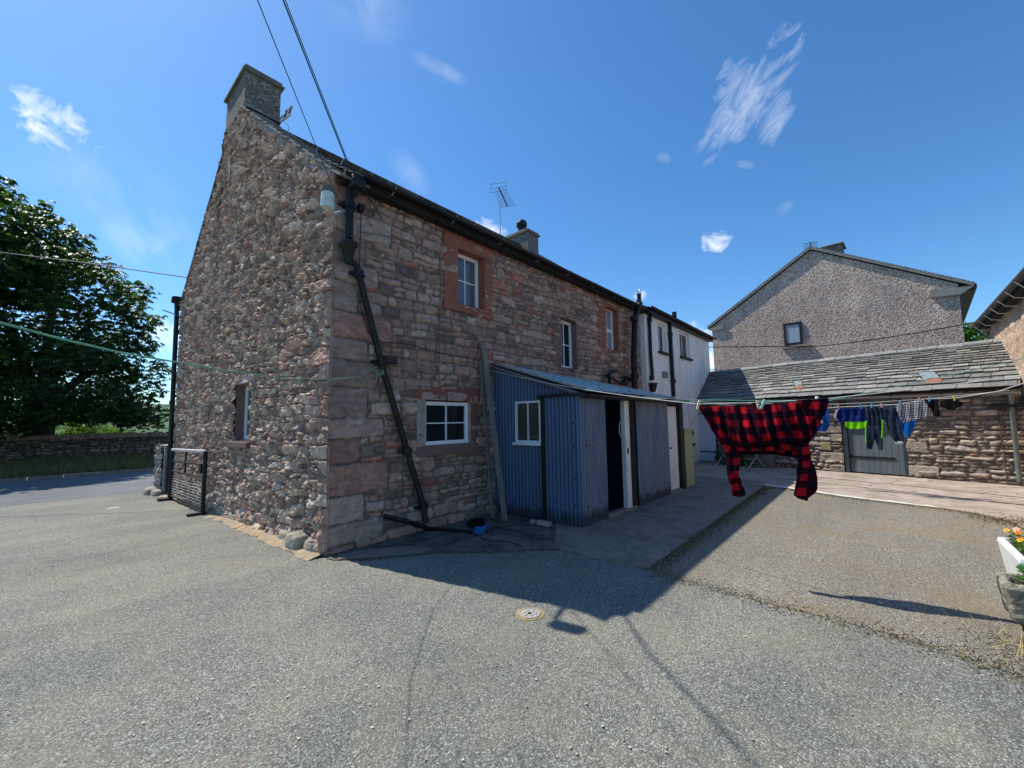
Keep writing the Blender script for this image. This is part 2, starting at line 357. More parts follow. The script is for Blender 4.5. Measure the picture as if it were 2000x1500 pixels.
# ------------------------------------------------------------------ noise + masonry
_T = rng.random((256, 256))
def vn(x, y, s=0):
    x = x+s*17.31; y = y+s*9.77
    xi = np.floor(x).astype(int); yi = np.floor(y).astype(int); fx = x-xi; fy = y-yi
    fx = fx*fx*(3-2*fx); fy = fy*fy*(3-2*fy)
    a = _T[xi & 255, yi & 255]; b = _T[(xi+1) & 255, yi & 255]; c = _T[xi & 255, (yi+1) & 255]; d = _T[(xi+1) & 255, (yi+1) & 255]
    return (a*(1-fx)+b*fx)*(1-fy)+(c*(1-fx)+d*fx)*fy
def fbm(x, y, s=0, o=4, g=.5):
    t = 0; a = 1; n = 0
    for i in range(o): t = t+a*vn(x*2**i, y*2**i, s+i*3); n += a; a *= g
    return t/n
def sstep(x): x = np.clip(x, 0, 1); return x*x*(3-2*x)
def hsh(a, b, s=0):
    v = np.sin(a*127.1+b*311.7+s*74.7)*43758.5453
    return v-np.floor(v)
def stonework(u, v, seed=1, ledge=0, h=(.09, .2), w=(.12, .42), warp=.05, jit=.012, joint=.006, edge=.03, split=.25, pal=None, wts=None, mortar=(.3, .27, .24), quoin=None):
    R_ = np.random.default_rng(seed)
    wu = u+warp*(fbm(u*2.1, v*2.1, seed)-.5)*2+.35*warp*(fbm(u*9, v*9, seed+5)-.5)*2
    wv = v+warp*(fbm(u*1.7, v*1.7, seed+9)-.5)*2+.35*warp*(fbm(u*8, v*8, seed+14)-.5)*2
    v0 = v.min()-1; ve = v0+np.concatenate([[0], np.cumsum(R_.uniform(h[0], h[1], int((v.max()-v.min()+2)/h[0])+2))])
    k = np.clip(np.searchsorted(ve, wv)-1, 0, len(ve)-2)
    lo = np.empty_like(u); hi = np.empty_like(u); idx = np.empty_like(u)
    u0 = u.min()-1; nu = int((u.max()-u.min()+2)/w[0])+2
    for kk in np.unique(k):
        m = k == kk; rowh = ve[kk+1]-ve[kk]; f = .75+.5*(rowh-h[0])/(h[1]-h[0])
        e = u0+np.concatenate([[0], np.cumsum((w[0]+(w[1]-w[0])*R_.random(nu)**1.6)*f)])
        i = np.clip(np.searchsorted(e, wu[m])-1, 0, len(e)-2); lo[m] = e[i]; hi[m] = e[i+1]; idx[m] = i
    b0 = ve[k]; b1 = ve[k+1]
    sp = hsh(k, idx, seed+1); mid = b0+(b1-b0)*(.35+.3*hsh(k, idx, seed+2)); dosp = sp < split
    up = dosp & (wv > mid); dn = dosp & ~up
    b0 = np.where(up, mid, b0); b1 = np.where(dn, mid, b1); idx = idx+np.where(up, .37, 0)
    # vertical split of tall wide ones
    du = np.minimum(wu-lo, hi-wu); dv = np.minimum(wv-b0, b1-wv)
    key2 = k.astype(float)
    if quoin is not None:
        qh, ql, qs = quoin
        Rq = np.random.default_rng(qs); qe = v.min()-1+np.concatenate([[0], np.cumsum(Rq.uniform(qh[0], qh[1], 60))])
        uq = u+.012*(fbm(u*6, v*6, 41)-.5)*2; vq = v+.02*(fbm(u*5, v*5, 44)-.5)*2
        kq = np.clip(np.searchsorted(qe, vq)-1, 0, 59); ln = np.where(kq % 2 == 0, ql[0], ql[1])*(.8+.45*hsh(kq, 3.3, qs))
        inq = uq < ln
        du = np.where(inq, np.minimum(ln-uq, .2), np.minimum(du, uq-ln)); dv = np.where(inq, np.minimum(vq-qe[kq], qe[kq+1]-vq), dv)
        key2 = np.where(inq, 900.+kq, key2); idx = np.where(inq, 1., idx)
        b0 = np.where(inq, qe[kq], b0); lo = np.where(inq, 0, lo); hi = np.where(inq, ln, hi); b1 = np.where(inq, qe[kq+1], b1)
    du = np.maximum(du, 0); dv = np.maximum(dv, 0)
    d = du*dv/(du+dv+1e-6)*1.25
    d = d+jit*(fbm(u*14, v*14, seed+20)-.5)*2-joint
    prof = sstep(d/edge)
    r1, r2, r3, r4 = (hsh(key2, idx, seed+q) for q in (30, 31, 32, 33))
    pal = np.array(pal); cw = np.cumsum(np.array(wts)/sum(wts)); pi = np.searchsorted(cw, r1*.9999)
    col = pal[np.clip(pi, 0, len(pal)-1)]*(.75+.5*r2)[:, None]
    if quoin is not None:
        qc = np.array([(.37, .26, .215), (.34, .19, .15), (.41, .305, .25), (.31, .22, .185)] if quoin[0][0] > .2 else pal[:4])[np.clip((r1*4).astype(int), 0, 3)]*(.8+.4*r2)[:, None]
        col = np.where(inq[:, None], qc, col)
    blot = (.78+.44*fbm(u*7, v*11, seed+50))[:, None]
    mcol = np.array(mortar)[None]*(.75+.5*fbm(u*4, v*4, seed+60))[:, None]
    c = np.where((prof > .02)[:, None], col*blot, mcol); t = sstep(prof*2.5)[:, None]; c = mcol*(1-t)+col*blot*t
    uc = (wu-(lo+hi)/2)/(hi-lo+1e-6); vc = (wv-(b0+b1)/2)/(b1-b0+1e-6)
    tilt = (r3-.5)*uc+(r4-.5)*vc
    if ledge:    # riven faces: each stone leans its own way, some fretted back behind smeared mortar
        sm = sstep((fbm(u*3.3, v*3.3, seed+70, 4)-.27)/.14)
        tilt = tilt*(2.2)+.35*(fbm(u*19+r1*9, v*19+r2*9, seed+80, 3)-.5)
        prof = prof*(.25+.75*sm)
        c = c*(.85+.3*r3)[:, None]; c = c*sm[:, None]+(mcol*.6+c*.4)*(1-sm)[:, None]
    return prof, c, tilt, r2
def wall(name, fr, u0, u1, zb, zt, res, disp, mat, parent, pat, holes=(), corner=None, origin=None, base=0., rough=(.5, .25), foot=0):
    nu = int((u1-u0)/res)+1; us = np.linspace(u0, u1, nu)
    zbs = np.array([zb(x) for x in us]) if callable(zb) else np.full(nu, float(zb)); zts = np.array([zt(x) for x in us]) if callable(zt) else np.full(nu, float(zt))
    nv = int((zts-zbs).max()/res)+1; t = np.linspace(0, 1, nv)
    U_ = np.repeat(us[:, None], nv, 1); V_ = zbs[:, None]+(zts-zbs)[:, None]*t[None]
    u = U_.ravel(); v = V_.ravel()
    prof, c, tilt, r2 = stonework(u, v, **pat)
    n1 = fbm(u*12, v*9, 71, 3)-.5; n2 = fbm(u*34, v*26, 75, 2)-.5
    D = base+disp*(prof*(.55+.6*r2)+prof*tilt*1.1+n1*rough[0]+n2*rough[1])+disp*.6*(fbm(u*.7, v*.7, 90, 3)-.5)
    if foot: D = D+foot*sstep((.45-(v-zbs.repeat(nv)))/.45)*(.4+fbm(u*3, v*3, 93))
    pu = u.copy()
    if corner == 'lo':
        e = base+.055*(.35+1.5*(fbm(v*4.3, v*0+.5, 99, 5)-.35))
        w_ = sstep((u-u0)/.07); D = e*(1-w_)+D*w_; pu = np.where(u-u0 < .07, u0-e*(1-w_)+(u-u0)*1.0, u)
        pass
    O, Ud, Nd = fr
    P = O[None]+Ud[None]*pu[:, None]+Nd[None]*D[:, None]+np.array([0, 0, 1.])[None]*v[:, None]
    I = np.arange(nu*nv).reshape(nu, nv)
    q = np.stack([I[:-1, :-1], I[1:, :-1], I[1:, 1:], I[:-1, 1:]], -1).reshape(-1, 4)
    if np.cross(Ud, [0, 0, 1])@Nd < 0: q = q[:, ::-1]
    if holes:
        cu = u[q].mean(1); cv = v[q].mean(1); keep = np.ones(len(q), bool)
        for a, b, c0, c1 in holes: keep &= ~((cu > a) & (cu < b) & (cv > c0) & (cv < c1))
        q = q[keep]
    return np_mesh(name, P, q, MAT[mat], parent, cols=c, origin=origin)

# ------------------------------------------------------------------ generic fittings
def window(parent, fr, u0, u1, z0, z1, n, cols=2, rows=2, fw=.06, mat='upvc', glass='glass', bar=.017, sash=None, transom=None, depth=.05, name='window'):
    """n: distance of frame face outward from wall plane (negative: recessed)"""
    m = MB(fr)
    m.box(u0, u0+fw, n-depth, n, z0, z1); m.box(u1-fw, u1, n-depth, n, z0, z1)
    m.box(u0+fw, u1-fw, n-depth, n-.002, z0, z0+fw); m.box(u0+fw, u1-fw, n-depth, n-.002, z1-fw, z1)
    f = m.build(name, mat, parent)
    b = MB(fr); g0, g1, h0, h1 = u0+fw, u1-fw, z0+fw, z1-fw
    for i in range(1, cols): x = g0+(g1-g0)*i/cols; b.box(x-bar/2, x+bar/2, n-.035, n-.006, h0, h1)
    for i in range(1, rows): z = h0+(h1-h0)*i/rows; b.box(g0, g1, n-.036, n-.008, z-bar/2, z+bar/2)
    if transom: z = h0+(h1-h0)*transom; b.box(g0, g1, n-.04, n+.012, z-.035, z+.035)
    if cols > 1 or rows > 1 or transom: b.build('glazing_bar', mat, f)
    g = MB(fr); g.add([(g0, n-.03, h0), (g1, n-.03, h0), (g1, n-.03, h1), (g0, n-.03, h1)], [(0, 1, 2, 3)])
    g.build('pane', glass if isinstance(glass, str) else glass, f)
    return f
def reveal(parent, fr, u0, u1, z0, z1, depth, mat, name='reveal', out=.01, t=.05):
    m = MB(fr)
    m.box(u0-t, u0, -depth, out, z0-t, z1+t); m.box(u1, u1+t, -depth, out, z0-t, z1+t)
    m.box(u0, u1, -depth, out-.003, z1, z1+t); m.box(u0, u1, -depth, out-.003, z0-t, z0)
    return m.build(name, mat, parent)
def slates(mb, fr_pt, along, L, rows, wmin, wmax, pal, lift=.012, thick=.009, jag=.01, seed=3):
    """fr_pt(a, t): point on the roof plane a metres along, t up the slope; rows: list of t edges"""
    R_ = random.Random(seed)
    for i in range(len(rows)-1):
        t0, t1 = rows[i], rows[i+1]; a = along[0]-R_.random()*.2; f = (t1-t0)/(rows[1]-rows[0])
        while a < along[1]:
            w = R_.uniform(wmin, wmax)*(.45+.55*f); b0 = max(a, along[0]); b1 = min(a+w-.011, along[1]+R_.uniform(0, .01))
            if b1-b0 > .03:
                c = R_.choice(pal); k = R_.uniform(.75, 1.3); mb.col = tuple(x*k for x in c)
                tt = t0-R_.uniform(0, jag); th = thick*R_.uniform(.7, 1.6); t2 = t1+(t1-t0)*.25; sk = R_.uniform(-.004, .004)
                P = lambda q, t, h: tuple(fr_pt(q, t)+L*h)
                lo_ = lift; hi_ = .002
                mb.hexa([P(b0, tt, lo_), P(b1, tt+sk, lo_), P(b1, t2, hi_-th), P(b0, t2, hi_-th), P(b0, tt, lo_+th), P(b1, tt+sk, lo_+th), P(b1, t2, hi_), P(b0, t2, hi_)])
            a += w
def gutter(mb, p0, p1, r=.055, seg=1):
    p0 = np.array(p0, float); p1 = np.array(p1, float)
    pts = [p0+(p1-p0)*i/seg for i in range(seg+1)]
    mb.tube(pts, r, n=8, arc=(PI/2, 3*PI/2), up=(0, 0, 1)); mb.tube(pts, r*.9, n=8, arc=(PI/2, 3*PI/2), up=(0, 0, 1))
def sag(p0, p1, s, n=14):
    p0 = np.array(p0, float); p1 = np.array(p1, float)
    return [p0+(p1-p0)*i/n-A(0, 0, 4*s*(i/n)*(1-i/n)) for i in range(n+1)]
# ================================================================== SETTING
def gz(y):
    return float(np.interp(y, [0, 11, 18, 18.01, 18.4, 24, 40, 300], [0, -.25, -.25, -.13, -.12, .10, -.2, -3]))
def sheet(name, poly, z, mat, thick=0, kind='structure'):
    m = MB(); pts = [(x, y, z) for x, y in poly]
    if thick: m.prism([(x, y, z-thick) for x, y in poly], (0, 0, thick))
    else: m.add(pts, [tuple(range(len(pts)))])
    o = m.build(name, mat); return tag(o, kind=kind)
m = MB(); ys = [-600, -60, -12, 0, 2, 4, 6, 8, 11, 18.0]; xs = [-600, -60, -12, 0, 12, 60, 600]
vs = [(x, y, gz(y)) for y in ys for x in xs]; n = len(xs)
m.add(vs, [(j*n+i, j*n+i+1, (j+1)*n+i+1, (j+1)*n+i) for j in range(len(ys)-1) for i in range(n-1)])
tag(m.build('ground', 'asphalt'), kind='structure')
# lane beyond the yard
m = MB(); m.add([(-600, 10.9, gz(10.9)+.005), (600, 10.9, gz(10.9)+.005), (600, 11.05, -.244), (-600, 11.05, -.244), (600, 18.0, -.244), (-600, 18.0, -.244)], [(0, 1, 2, 3), (3, 2, 4, 5)])
tag(m.build('road', 'road'), kind='structure')
m = MB()
for i in range(-30, 40): m.box(i*.9, i*.9+.89, 18.0, 18.14, -.4, -.135+.01*random.random(), bev=.012)
tag(m.build('kerb', M('stone_kerb', (.22, .17, .15), bump=.3)), kind='structure')
MAT['verge'] = M('verge_soil', (.075, .075, .035), var=.4, scale=2, bump=.8, bscale=12)
m = MB(); ys = [18.12, 19.5, 21, 22.5, 24.2, 40, 300]; xs = list(range(-60, 61, 10)); n = len(xs)
m.add([(x, y, gz(y)-.004) for y in ys for x in xs], [(j*n+i, j*n+i+1, (j+1)*n+i+1, (j+1)*n+i) for j in range(len(ys)-1) for i in range(n-1)])
tag(m.build('verge', 'verge'), kind='structure')
def blades(name, n, fx, col_fn, hmin, hmax, w=.012, mat='grass', kind='stuff', label=None, cat=None, lean=.5):
    P = np.array([fx(i) for i in range(n)]); hh = rng.uniform(hmin, hmax, n); a = rng.uniform(0, 2*PI, n); l = rng.uniform(0, lean, n)*hh; b = rng.uniform(0, 2*PI, n)
    d = np.stack([np.cos(a)*w, np.sin(a)*w, np.zeros(n)], 1); tip = P+np.stack([np.cos(b)*l, np.sin(b)*l, hh], 1)
    V = np.stack([P-d, P+d, tip], 1).reshape(-1, 3); Fq = np.arange(3*n).reshape(n, 3)
    c = np.repeat(np.array([col_fn(i) for i in range(n)]), 3, 0)
    o = np_mesh(name, V, Fq, MAT[mat], cols=c, smooth=False); tag(o, label, cat, kind=kind); return o
def gcol(i):
    t = random.random()
    return (np.array((.07, .10, .03))*(1-t)+np.array((.26, .21, .09))*t)*random.uniform(.6, 1.3)
def gpt(i):
    y = random.uniform(18.25, 23.9); return (random.uniform(-6.5, 3.5), y, gz(y))
blades('verge_grass', 15000, gpt, gcol, .08, .30, .014, label='rough dry grass on the verge below the field wall', cat='grass')

# weathered tarmac patch, concrete path, apron, paving, white line
edge = [(1.97, -3.36), (1.93, -3.9), (1.86, -4.5), (1.84, -5.19), (1.73, -5.75), (1.5, -6.3), (1.0, -7.5), (.5, -9.5)]
wl = [(9.1, -3.22), (9.02, -3.6), (8.86, -4.0), (8.62, -4.4), (8.45, -4.75), (8.3, -5.2), (8.22, -5.6), (8.1, -6.1), (7.9, -6.5), (7.4, -6.78), (6.6, -6.9), (6.2, -7.6), (6.0, -9.5)]
def rag(pts, amp, step=.08, seed=2):
    R_ = random.Random(seed); out = []
    for a, b in zip(pts[:-1], pts[1:]):
        n = max(1, int(math.dist(a, b)/step))
        for i in range(n):
            t = i/n; out.append((a[0]+(b[0]-a[0])*t+R_.uniform(-amp, amp), a[1]+(b[1]-a[1])*t+R_.uniform(-amp, amp)))
    out.append(pts[-1]); return out
sheet('tarmac_patch', rag(edge, .02)+wl[::-1]+[(9.1, -3.1), (2.0, -3.3)], .004, 'patch')
path = [(2.0, -3.34), (2.02, -3.30)]
sheet('concrete_path', rag([(1.98, -2.1), (1.95, -3.2), (2.06, -3.33), (9.2, -3.18)], .008, .12)+[(9.9, -3.1), (9.9, -1.2), (7.6, -1.2), (3.3, -1.2)], .022, 'concrete', thick=.08)
m = MB()
for x in (4.3, 6.6, 8.7): m.box(x, x+.012, -3.25, -1.75, .0222, .0232)
tag(m.build('path_joint', MAT['near_black']), kind='structure')
sheet('stone_apron', rag([(-.05, -.10), (-.08, -.3), (.25, -.56), (.92, -1.0), (1.37, -1.55), (1.98, -2.14)], .02, .1)+[(3.3, -1.9), (3.3, .1), (-.02, .1)], .012, 'apron', thick=.05)
sheet('apron_edging', rag([(0.02, -.22), (-.03, -.33), (.25, -.54), (.75, -.88), (.95, -.85)], .01, .08)+[(.8, -.55), (.3, -.2)], .022, 'concrete', thick=.05)
sheet('paving', wl+[(6.0, -16), (20, -16), (22, 3), (9.5, 3), (9.5, -3.1)], .008, 'paving')
R_ = random.Random(4)
inner = [(x+.02*R_.uniform(-1, 1), y+.02*R_.uniform(-1, 1)) for x, y in rag(wl[:8], .015, .1, 5)]
outer = [(x+R_.uniform(.20, .36)*(1-i/len(inner)*.5), y+R_.uniform(.04, .10)) for i, (x, y) in enumerate(inner)]
sheet('white_line', inner+outer[::-1], .0125, 'limewash')
m = MB()          # flagstone joints and setts in the paving by the byre
for k in range(7):
    p = A(9.6, -3.2, .0085)+A(.55*k, 0, 0); q = p+A(-1.9, -5.2, 0)
    if k in (2, 4): m.tube([p, (p+q)/2+A(.05, 0, 0), q], .008, n=4)
tag(m.build('paving_joint', MAT['near_black']), kind='structure')
# cracks in the apron
m = MB()
for pts in ([(1.1, -.95), (1.5, -.8), (1.75, -.95), (2.2, -.8), (2.6, -.95), (3.0, -.85)], [(1.75, -.95), (1.65, -1.2), (1.8, -1.45), (1.75, -1.75)], [(2.2, -.8), (2.3, -1.2), (2.15, -1.6), (2.3, -1.9)], [(.9, -.35), (1.2, -.5), (1.5, -.45), (1.75, -.6), (1.75, -.95)], [(2.6, -.95), (2.75, -1.4), (2.7, -1.8)], [(.3, -.3), (.8, -.35), (.9, -.6)]):
    m.tube([(x, y, .013) for x, y in rag(pts, .02, .07, 9)], .009, n=4)
tag(m.build('apron_crack', MAT['near_black']), kind='structure')
# dry moss along the edges
def mosspt(i):
    r = random.random()
    if r < .34:
        x = random.uniform(2.0, 9.0); return (x, -3.34+.018*(x-2)-abs(random.gauss(0, .10)), .004)
    if r < .46:
        k = random.randrange(len(edge)-1); t = random.random(); a, b = edge[k], edge[k+1]
        return (a[0]+(b[0]-a[0])*t+random.gauss(0, .08), a[1]+(b[1]-a[1])*t+random.gauss(0, .05), .004)
    if r < .60:
        k = random.randrange(len(wl)-3); t = random.random(); a, b = wl[k], wl[k+1]
        return (a[0]+(b[0]-a[0])*t-abs(random.gauss(0, .13)), a[1]+(b[1]-a[1])*t+random.gauss(0, .08), .004)
    if r < .68: return (random.gauss(2.0, .28), random.gauss(-6.25, .3), .004)
    if r < .76: return (random.gauss(7.4, .25), random.gauss(-6.8, .25), .008)
    if r < .86:
        k = random.choice([0, 1, 2, 3, 4]); P_ = [(-.05, -.15), (.2, -.55), (.92, -1.02), (1.37, -1.57), (2.0, -2.16), (2.0, -3.3)]; t = random.random(); a, b = P_[k], P_[k+1]
        return (a[0]+(b[0]-a[0])*t+random.gauss(0, .03), a[1]+(b[1]-a[1])*t-abs(random.gauss(0, .04)), .003)
    y = random.uniform(-.1, 9.3); return (-.06-abs(random.gauss(0, .12)), y, gz(y))
def mosscol(i): return np.array(random.choice([(.13, .09, .045), (.09, .065, .04), (.20, .14, .06), (.28, .21, .09), (.10, .095, .04)]))*random.uniform(.6, 1.3)
blades('dry_moss', 20000, mosspt, mosscol, .003, .013, .009, 'straw', label='brown dried moss and weeds along the tarmac edges', cat='moss', lean=2.2)
def strawpt(i):
    return (random.gauss(2.1, .22), random.gauss(-6.45, .35), .01)
blades('dry_grass_tuft', 700, strawpt, lambda i: np.array((.45, .34, .15))*random.uniform(.6, 1.3), .03, .11, .003, 'straw', label='straw coloured dry grass lying by the stone trough', cat='grass', lean=2.5)
# sandy rubble strip along the gable foot, with its weeds
fs_ = [(-.02, y) for y in np.linspace(-.05, 9.2, 60)]; R_ = random.Random(12)
MAT['sandy'] = M('sandy_mortar_spill', (.42, .31, .19), rough=1, var=.4, scale=9, bump=.6, bscale=40, dirt=(.30, .28, .24), dirt_scale=4, dirt_amt=.9)
m = MB(); ow = [-.17-.12*float(fbm(np.array([y*1.3]), np.array([.3]), 4)[0])-R_.uniform(0, .11) for _, y in fs_]
vs = []
for (x, y), o_ in zip(fs_, ow): vs += [(.02, y, gz(y)+.035), (o_*.55, y, gz(y)+.03), (o_, y, gz(y)+.003)]
m.add(vs, [(3*i+k, 3*i+k+3, 3*i+k+4, 3*i+k+1) for i in range(len(fs_)-1) for k in (0, 1)]); tag(m.build('sandy_strip', 'sandy'), kind='structure')
# fallen petals and grit
V = []; C_ = []
for i in range(1500):
    x = random.uniform(-3.2, 6.5); y = random.uniform(-6.8, 5) if random.random() < .5 else random.uniform(-5.5, -2.2)
    if x > -.1 and y > -.5: continue
    s = random.uniform(.003, .0085); a = random.uniform(0, PI); z = gz(y)+.008
    for k in range(4): V.append((x+s*math.cos(a+k*PI/2)*(1.6 if k % 2 else 1), y+s*math.sin(a+k*PI/2), z+(.005 if k == 1 else 0)))
    c = random.choice([(.62, .36, .24), (.66, .52, .34), (.62, .60, .55), (.55, .30, .22), (.5, .48, .42)]); C_ += [c]*4
o = np_mesh('fallen_petals', V, np.arange(len(V)).reshape(-1, 4), MAT['litter'], cols=np.array(C_), smooth=False); tag(o, 'small pinkish petals and grit scattered over the asphalt', 'petals', kind='stuff')

# far wooded hills
nx, ny = 260, 26; X = np.linspace(-500, 900, nx)[:, None]+np.zeros((1, ny)); Y = np.zeros((nx, 1))+np.linspace(260, 760, ny)[None]
H = -6+34*np.sin(np.linspace(0, PI/2, ny))[None]*(.75+.5*fbm(X/170, Y/170, 7))+5.5*fbm(X/14, Y/14, 8)*np.linspace(.3, 1, ny)[None]
g = fbm(X/30, Y/40, 21)+.6*(fbm(X/7, Y/7, 22)-.5); t = sstep((g-.38)/.2)[..., None]
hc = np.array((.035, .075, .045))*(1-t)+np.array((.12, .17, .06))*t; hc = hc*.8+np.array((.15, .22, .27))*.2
I = np.arange(nx*ny).reshape(nx, ny); q = np.stack([I[:-1, :-1], I[1:, :-1], I[1:, 1:], I[:-1, 1:]], -1).reshape(-1, 4)
o = np_mesh('hills', np.stack([X, Y, H], -1), q, M('far_woodland', attr=True, var=.3, scale=.08, bump=0, rough=1, spec=0), cols=hc.reshape(-1, 3)); tag(o, kind='structure')
m = MB(); m.add([(-600, 296, -3.2), (900, 296, -3.2), (900, 3000, -4), (-600, 3000, -4), (-60, 40, -.3), (60, 40, -.3)], [(0, 1, 2, 3), (4, 5, 1, 0)])
tag(m.build('field', M('pasture', (.12, .17, .05), var=.3, scale=.05)), kind='structure')

# ================================================================== STONE COTTAGE
W, EZ, RY, RZ, XE = 9.31, 5.08, 4.64, 8.62, 9.62
RR = 8.14     # the slated ridge has sagged below the gable's raised verge
cot = thing('stone_cottage', (0, 0, 0), 'two storey rubble stone cottage with slate roof and tall gable in the foreground', 'cottage')
PAL_G = [(.47, .34, .26), (.39, .27, .21), (.53, .41, .32), (.43, .26, .195), (.37, .29, .235), (.50, .375, .26)]
PAL_R = [(.42, .27, .21), (.35, .215, .17), (.45, .33, .26), (.40, .165, .115), (.20, .155, .13), (.38, .25, .18), (.44, .295, .235)]
def ztop_g(y):
    a = EZ+.02+(RZ-EZ)*min(y/RY, (W-y)/(W-RY)) if 0 <= y <= W else EZ
    if 4.22 <= y <= 5.66: return 8.43
    return a-.03
pat_g = dict(seed=5, h=(.06, .17), w=(.08, .32), warp=.09, jit=.022, joint=.002, edge=.013, split=.15, ledge=1.0, pal=PAL_G, wts=[4, 3, 3, 1.8, 2, 1], mortar=(.20, .15, .12), quoin=((.16, .30), (.22, .42), 8))  # mortar colour darkened to carry the shadow in the crevices
wall('gable_wall', F_GABLE, -.02, W, lambda y: gz(y)-.12, ztop_g, .0125, .066, 'gable', cot, pat_g, holes=[(3.04, 3.94, 1.36, 2.42)], corner='lo', rough=(.75, .62), foot=.05)
HW = dict()
w1 = (1.46, 2.51, 3.0, 4.5)
def rect_of(pts, fr, off=0):
    h = [hitf(x, y, fr, off) for x, y in pts]; return (h[0][0]+h[3][0])/2, (h[1][0]+h[2][0])/2, (h[2][1]+h[3][1])/2, (h[0][1]+h[1][1])/2
S1 = rect_of([(866, 450), (958, 487), (960, 627), (865, 600)], F_REAR)
G1 = rect_of([(881, 490), (933, 510), (933, 608), (881, 597)], F_REAR, -.15)
S4 = rect_of([(811, 754), (930, 752), (932, 876), (814, 868)], F_REAR)
G4 = rect_of([(825, 783), (913, 787), (913, 865), (826, 870)], F_REAR, -.05)
S3 = rect_of([(1166, 589), (1206, 610), (1208, 693), (1169, 683)], F_REAR)
G3 = rect_of([(1173, 597), (1196, 606), (1197, 689), (1174, 682)], F_REAR, -.14)
S2 = rect_of([(1078, 613), (1130, 634), (1130, 728), (1080, 712)], F_REAR)
G2 = rect_of([(1086, 622), (1115, 632), (1116, 724), (1086, 716)], F_REAR, -.12)
print('S1', S1, 'G1', G1, 'S4', S4, 'G4', G4, 'S3', S3, 'G3', G3, 'S2', S2, 'G2', G2)
def opening(S, G, e=.02): return (max(G[0]-e, S[0]+.02), G[1]+e, G[2]-e, G[3]+e)
holes = [opening(S1, G1), opening(S4, G4), opening(S3, G3), opening(S2, G2)]
pat_r = dict(seed=12, h=(.085, .20), w=(.12, .46), warp=.045, jit=.014, joint=.004, edge=.022, split=.3, pal=PAL_R, wts=[4, 3, 3, 1.1, 1.3, 2, 3], mortar=(.17, .13, .105), quoin=((.26, .42), (.42, .72), 21))  # joint colour kept dark so the relief reads as shaded
wall('rear_wall', F_REAR, -.02, XE, -.05, EZ+.03, .015, .042, 'rubble', cot, pat_r, holes=holes, corner='lo', rough=(.55, .22))
# other walls of the shell
m = MB(); m.add([(0, W, -.4), (XE, W, -.4), (XE, W, EZ), (0, W, EZ), (XE, 0, -.2), (XE, 0, EZ), (XE, RY, RZ-.05)], [(1, 0, 3, 2), (4, 1, 2, 6, 5)])
m.build('far_wall', 'mortar', cot)
m = MB(); m.box(.25, XE-.25, .35, W-.25, -.1, EZ-.1); m.build('interior', MAT['near_black'], cot)
# patches of cement pointing under the verge
m = MB(F_GABLE)
R_ = random.Random(5)
ptsl = [(y, ztop_g(y)) for y in np.linspace(.1, 3.9, 26)]
lowr = [(y, z-.10-.20*fbm(np.array([y*1.3]), np.array([.5]), 3)[0]) for y, z in ptsl]
m.prism([(y, -.02, z) for y, z in ptsl]+[(y, -.02, z) for y, z in lowr[::-1]], (0, .068, 0)); m.build('verge_pointing', 'mortar', cot)
m = MB(F_GABLE); m.box(4.95, 5.1, 0, .075, 7.05, 7.5, bev=.01); m.build('pale_slab', MAT['mortar'], cot); m = MB(F_GABLE); m.box(3.02, 3.95, 0, .07, 2.42, 2.58, bev=.01); m.build('lintel', MAT['mortar'], cot)
# roof
pal_s = [(.085, .09, .09), (.11, .11, .10), (.07, .075, .08), (.13, .125, .11)]
def roofpt_near(a, t):
    k = math.hypot(RY+.28, RR-EZ+.22); return A(a, -.28+(RY+.28)*t/k, EZ-.08+(RR-EZ+.20)*t/k)
def roofpt_far(a, t):
    k = math.hypot(RY+.2, RR-EZ+.16); return A(a, W+.2-(W-RY+.2)*t/k, EZ-.04+(RR-EZ+.16)*t/k)
m = MB(); kk = math.hypot(RY+.28, RR-EZ+.2)
rows = list(np.cumsum([0]+[.30-.006*i for i in range(22)])); rows = [r for r in rows if r < kk]+[kk]
slates(m, roofpt_near, (.1, XE+.1), A(0, -.6, .8), rows, .25, .5, pal_s, seed=4, lift=.022, thick=.012)
rows2 = [r for r in rows if r < kk-.1]+[kk]
m.build('roof', 'slate', cot, attr=True)
m = MB(); slates(m, roofpt_far, (.1, XE+.1), A(0, .6, .8), rows2, .3, .6, pal_s, seed=6, lift=.022, thick=.012); m.build('roof', 'slate', cot, attr=True)
m = MB()
m.prism([(.2, -.26, EZ-.09), (.2, RY, RR+.10), (.2, W+.18, EZ-.05), (.2, W+.1, EZ-.14), (.2, RY, RR), (.2, -.1, EZ-.12)], (XE-.2, 0, 0)); m.build('roof_deck', MAT['near_black'], cot)
for sg in (0, 1):
    m = MB(); R_ = random.Random(31+sg); n_ = 17; ya, yb = (-.26, 4.24) if sg == 0 else (W+.2, 5.64)
    for i in range(n_):
        t0, t1 = i/n_, (i+1.25)/n_; y0_ = ya+(yb-ya)*t0; y1_ = ya+(yb-ya)*min(t1, 1.02); zz = lambda y: EZ+(RZ-EZ)*min(y/RY, (W-y)/(W-RY))
        for lay in (0, .02):
            k = R_.uniform(.7, 1.3); m.col = (.13*k, .125*k, .11*k); x0_ = -.085-R_.uniform(0, .03)*(1-sg*.8)+lay; x1_ = .34
            z0_, z1_ = zz(y0_)+.045+lay, zz(y1_)+.012+lay
            m.hexa([(x0_, y0_, z0_-.02), (x1_, y0_, z0_-.02), (x1_, y1_, z1_-.02), (x0_, y1_, z1_-.02), (x0_, y0_, z0_), (x1_, y0_, z0_), (x1_, y1_, z1_), (x0_, y1_, z1_)])
    m.build('verge', 'slate', cot, attr=True)
m = MB(); m.prism([(.6, RY-.13, RR+.06), (.6, RY, RR+.16), (.6, RY+.13, RR+.06)], (XE-.55, 0, 0)); m.build('ridge', 'felt', cot)
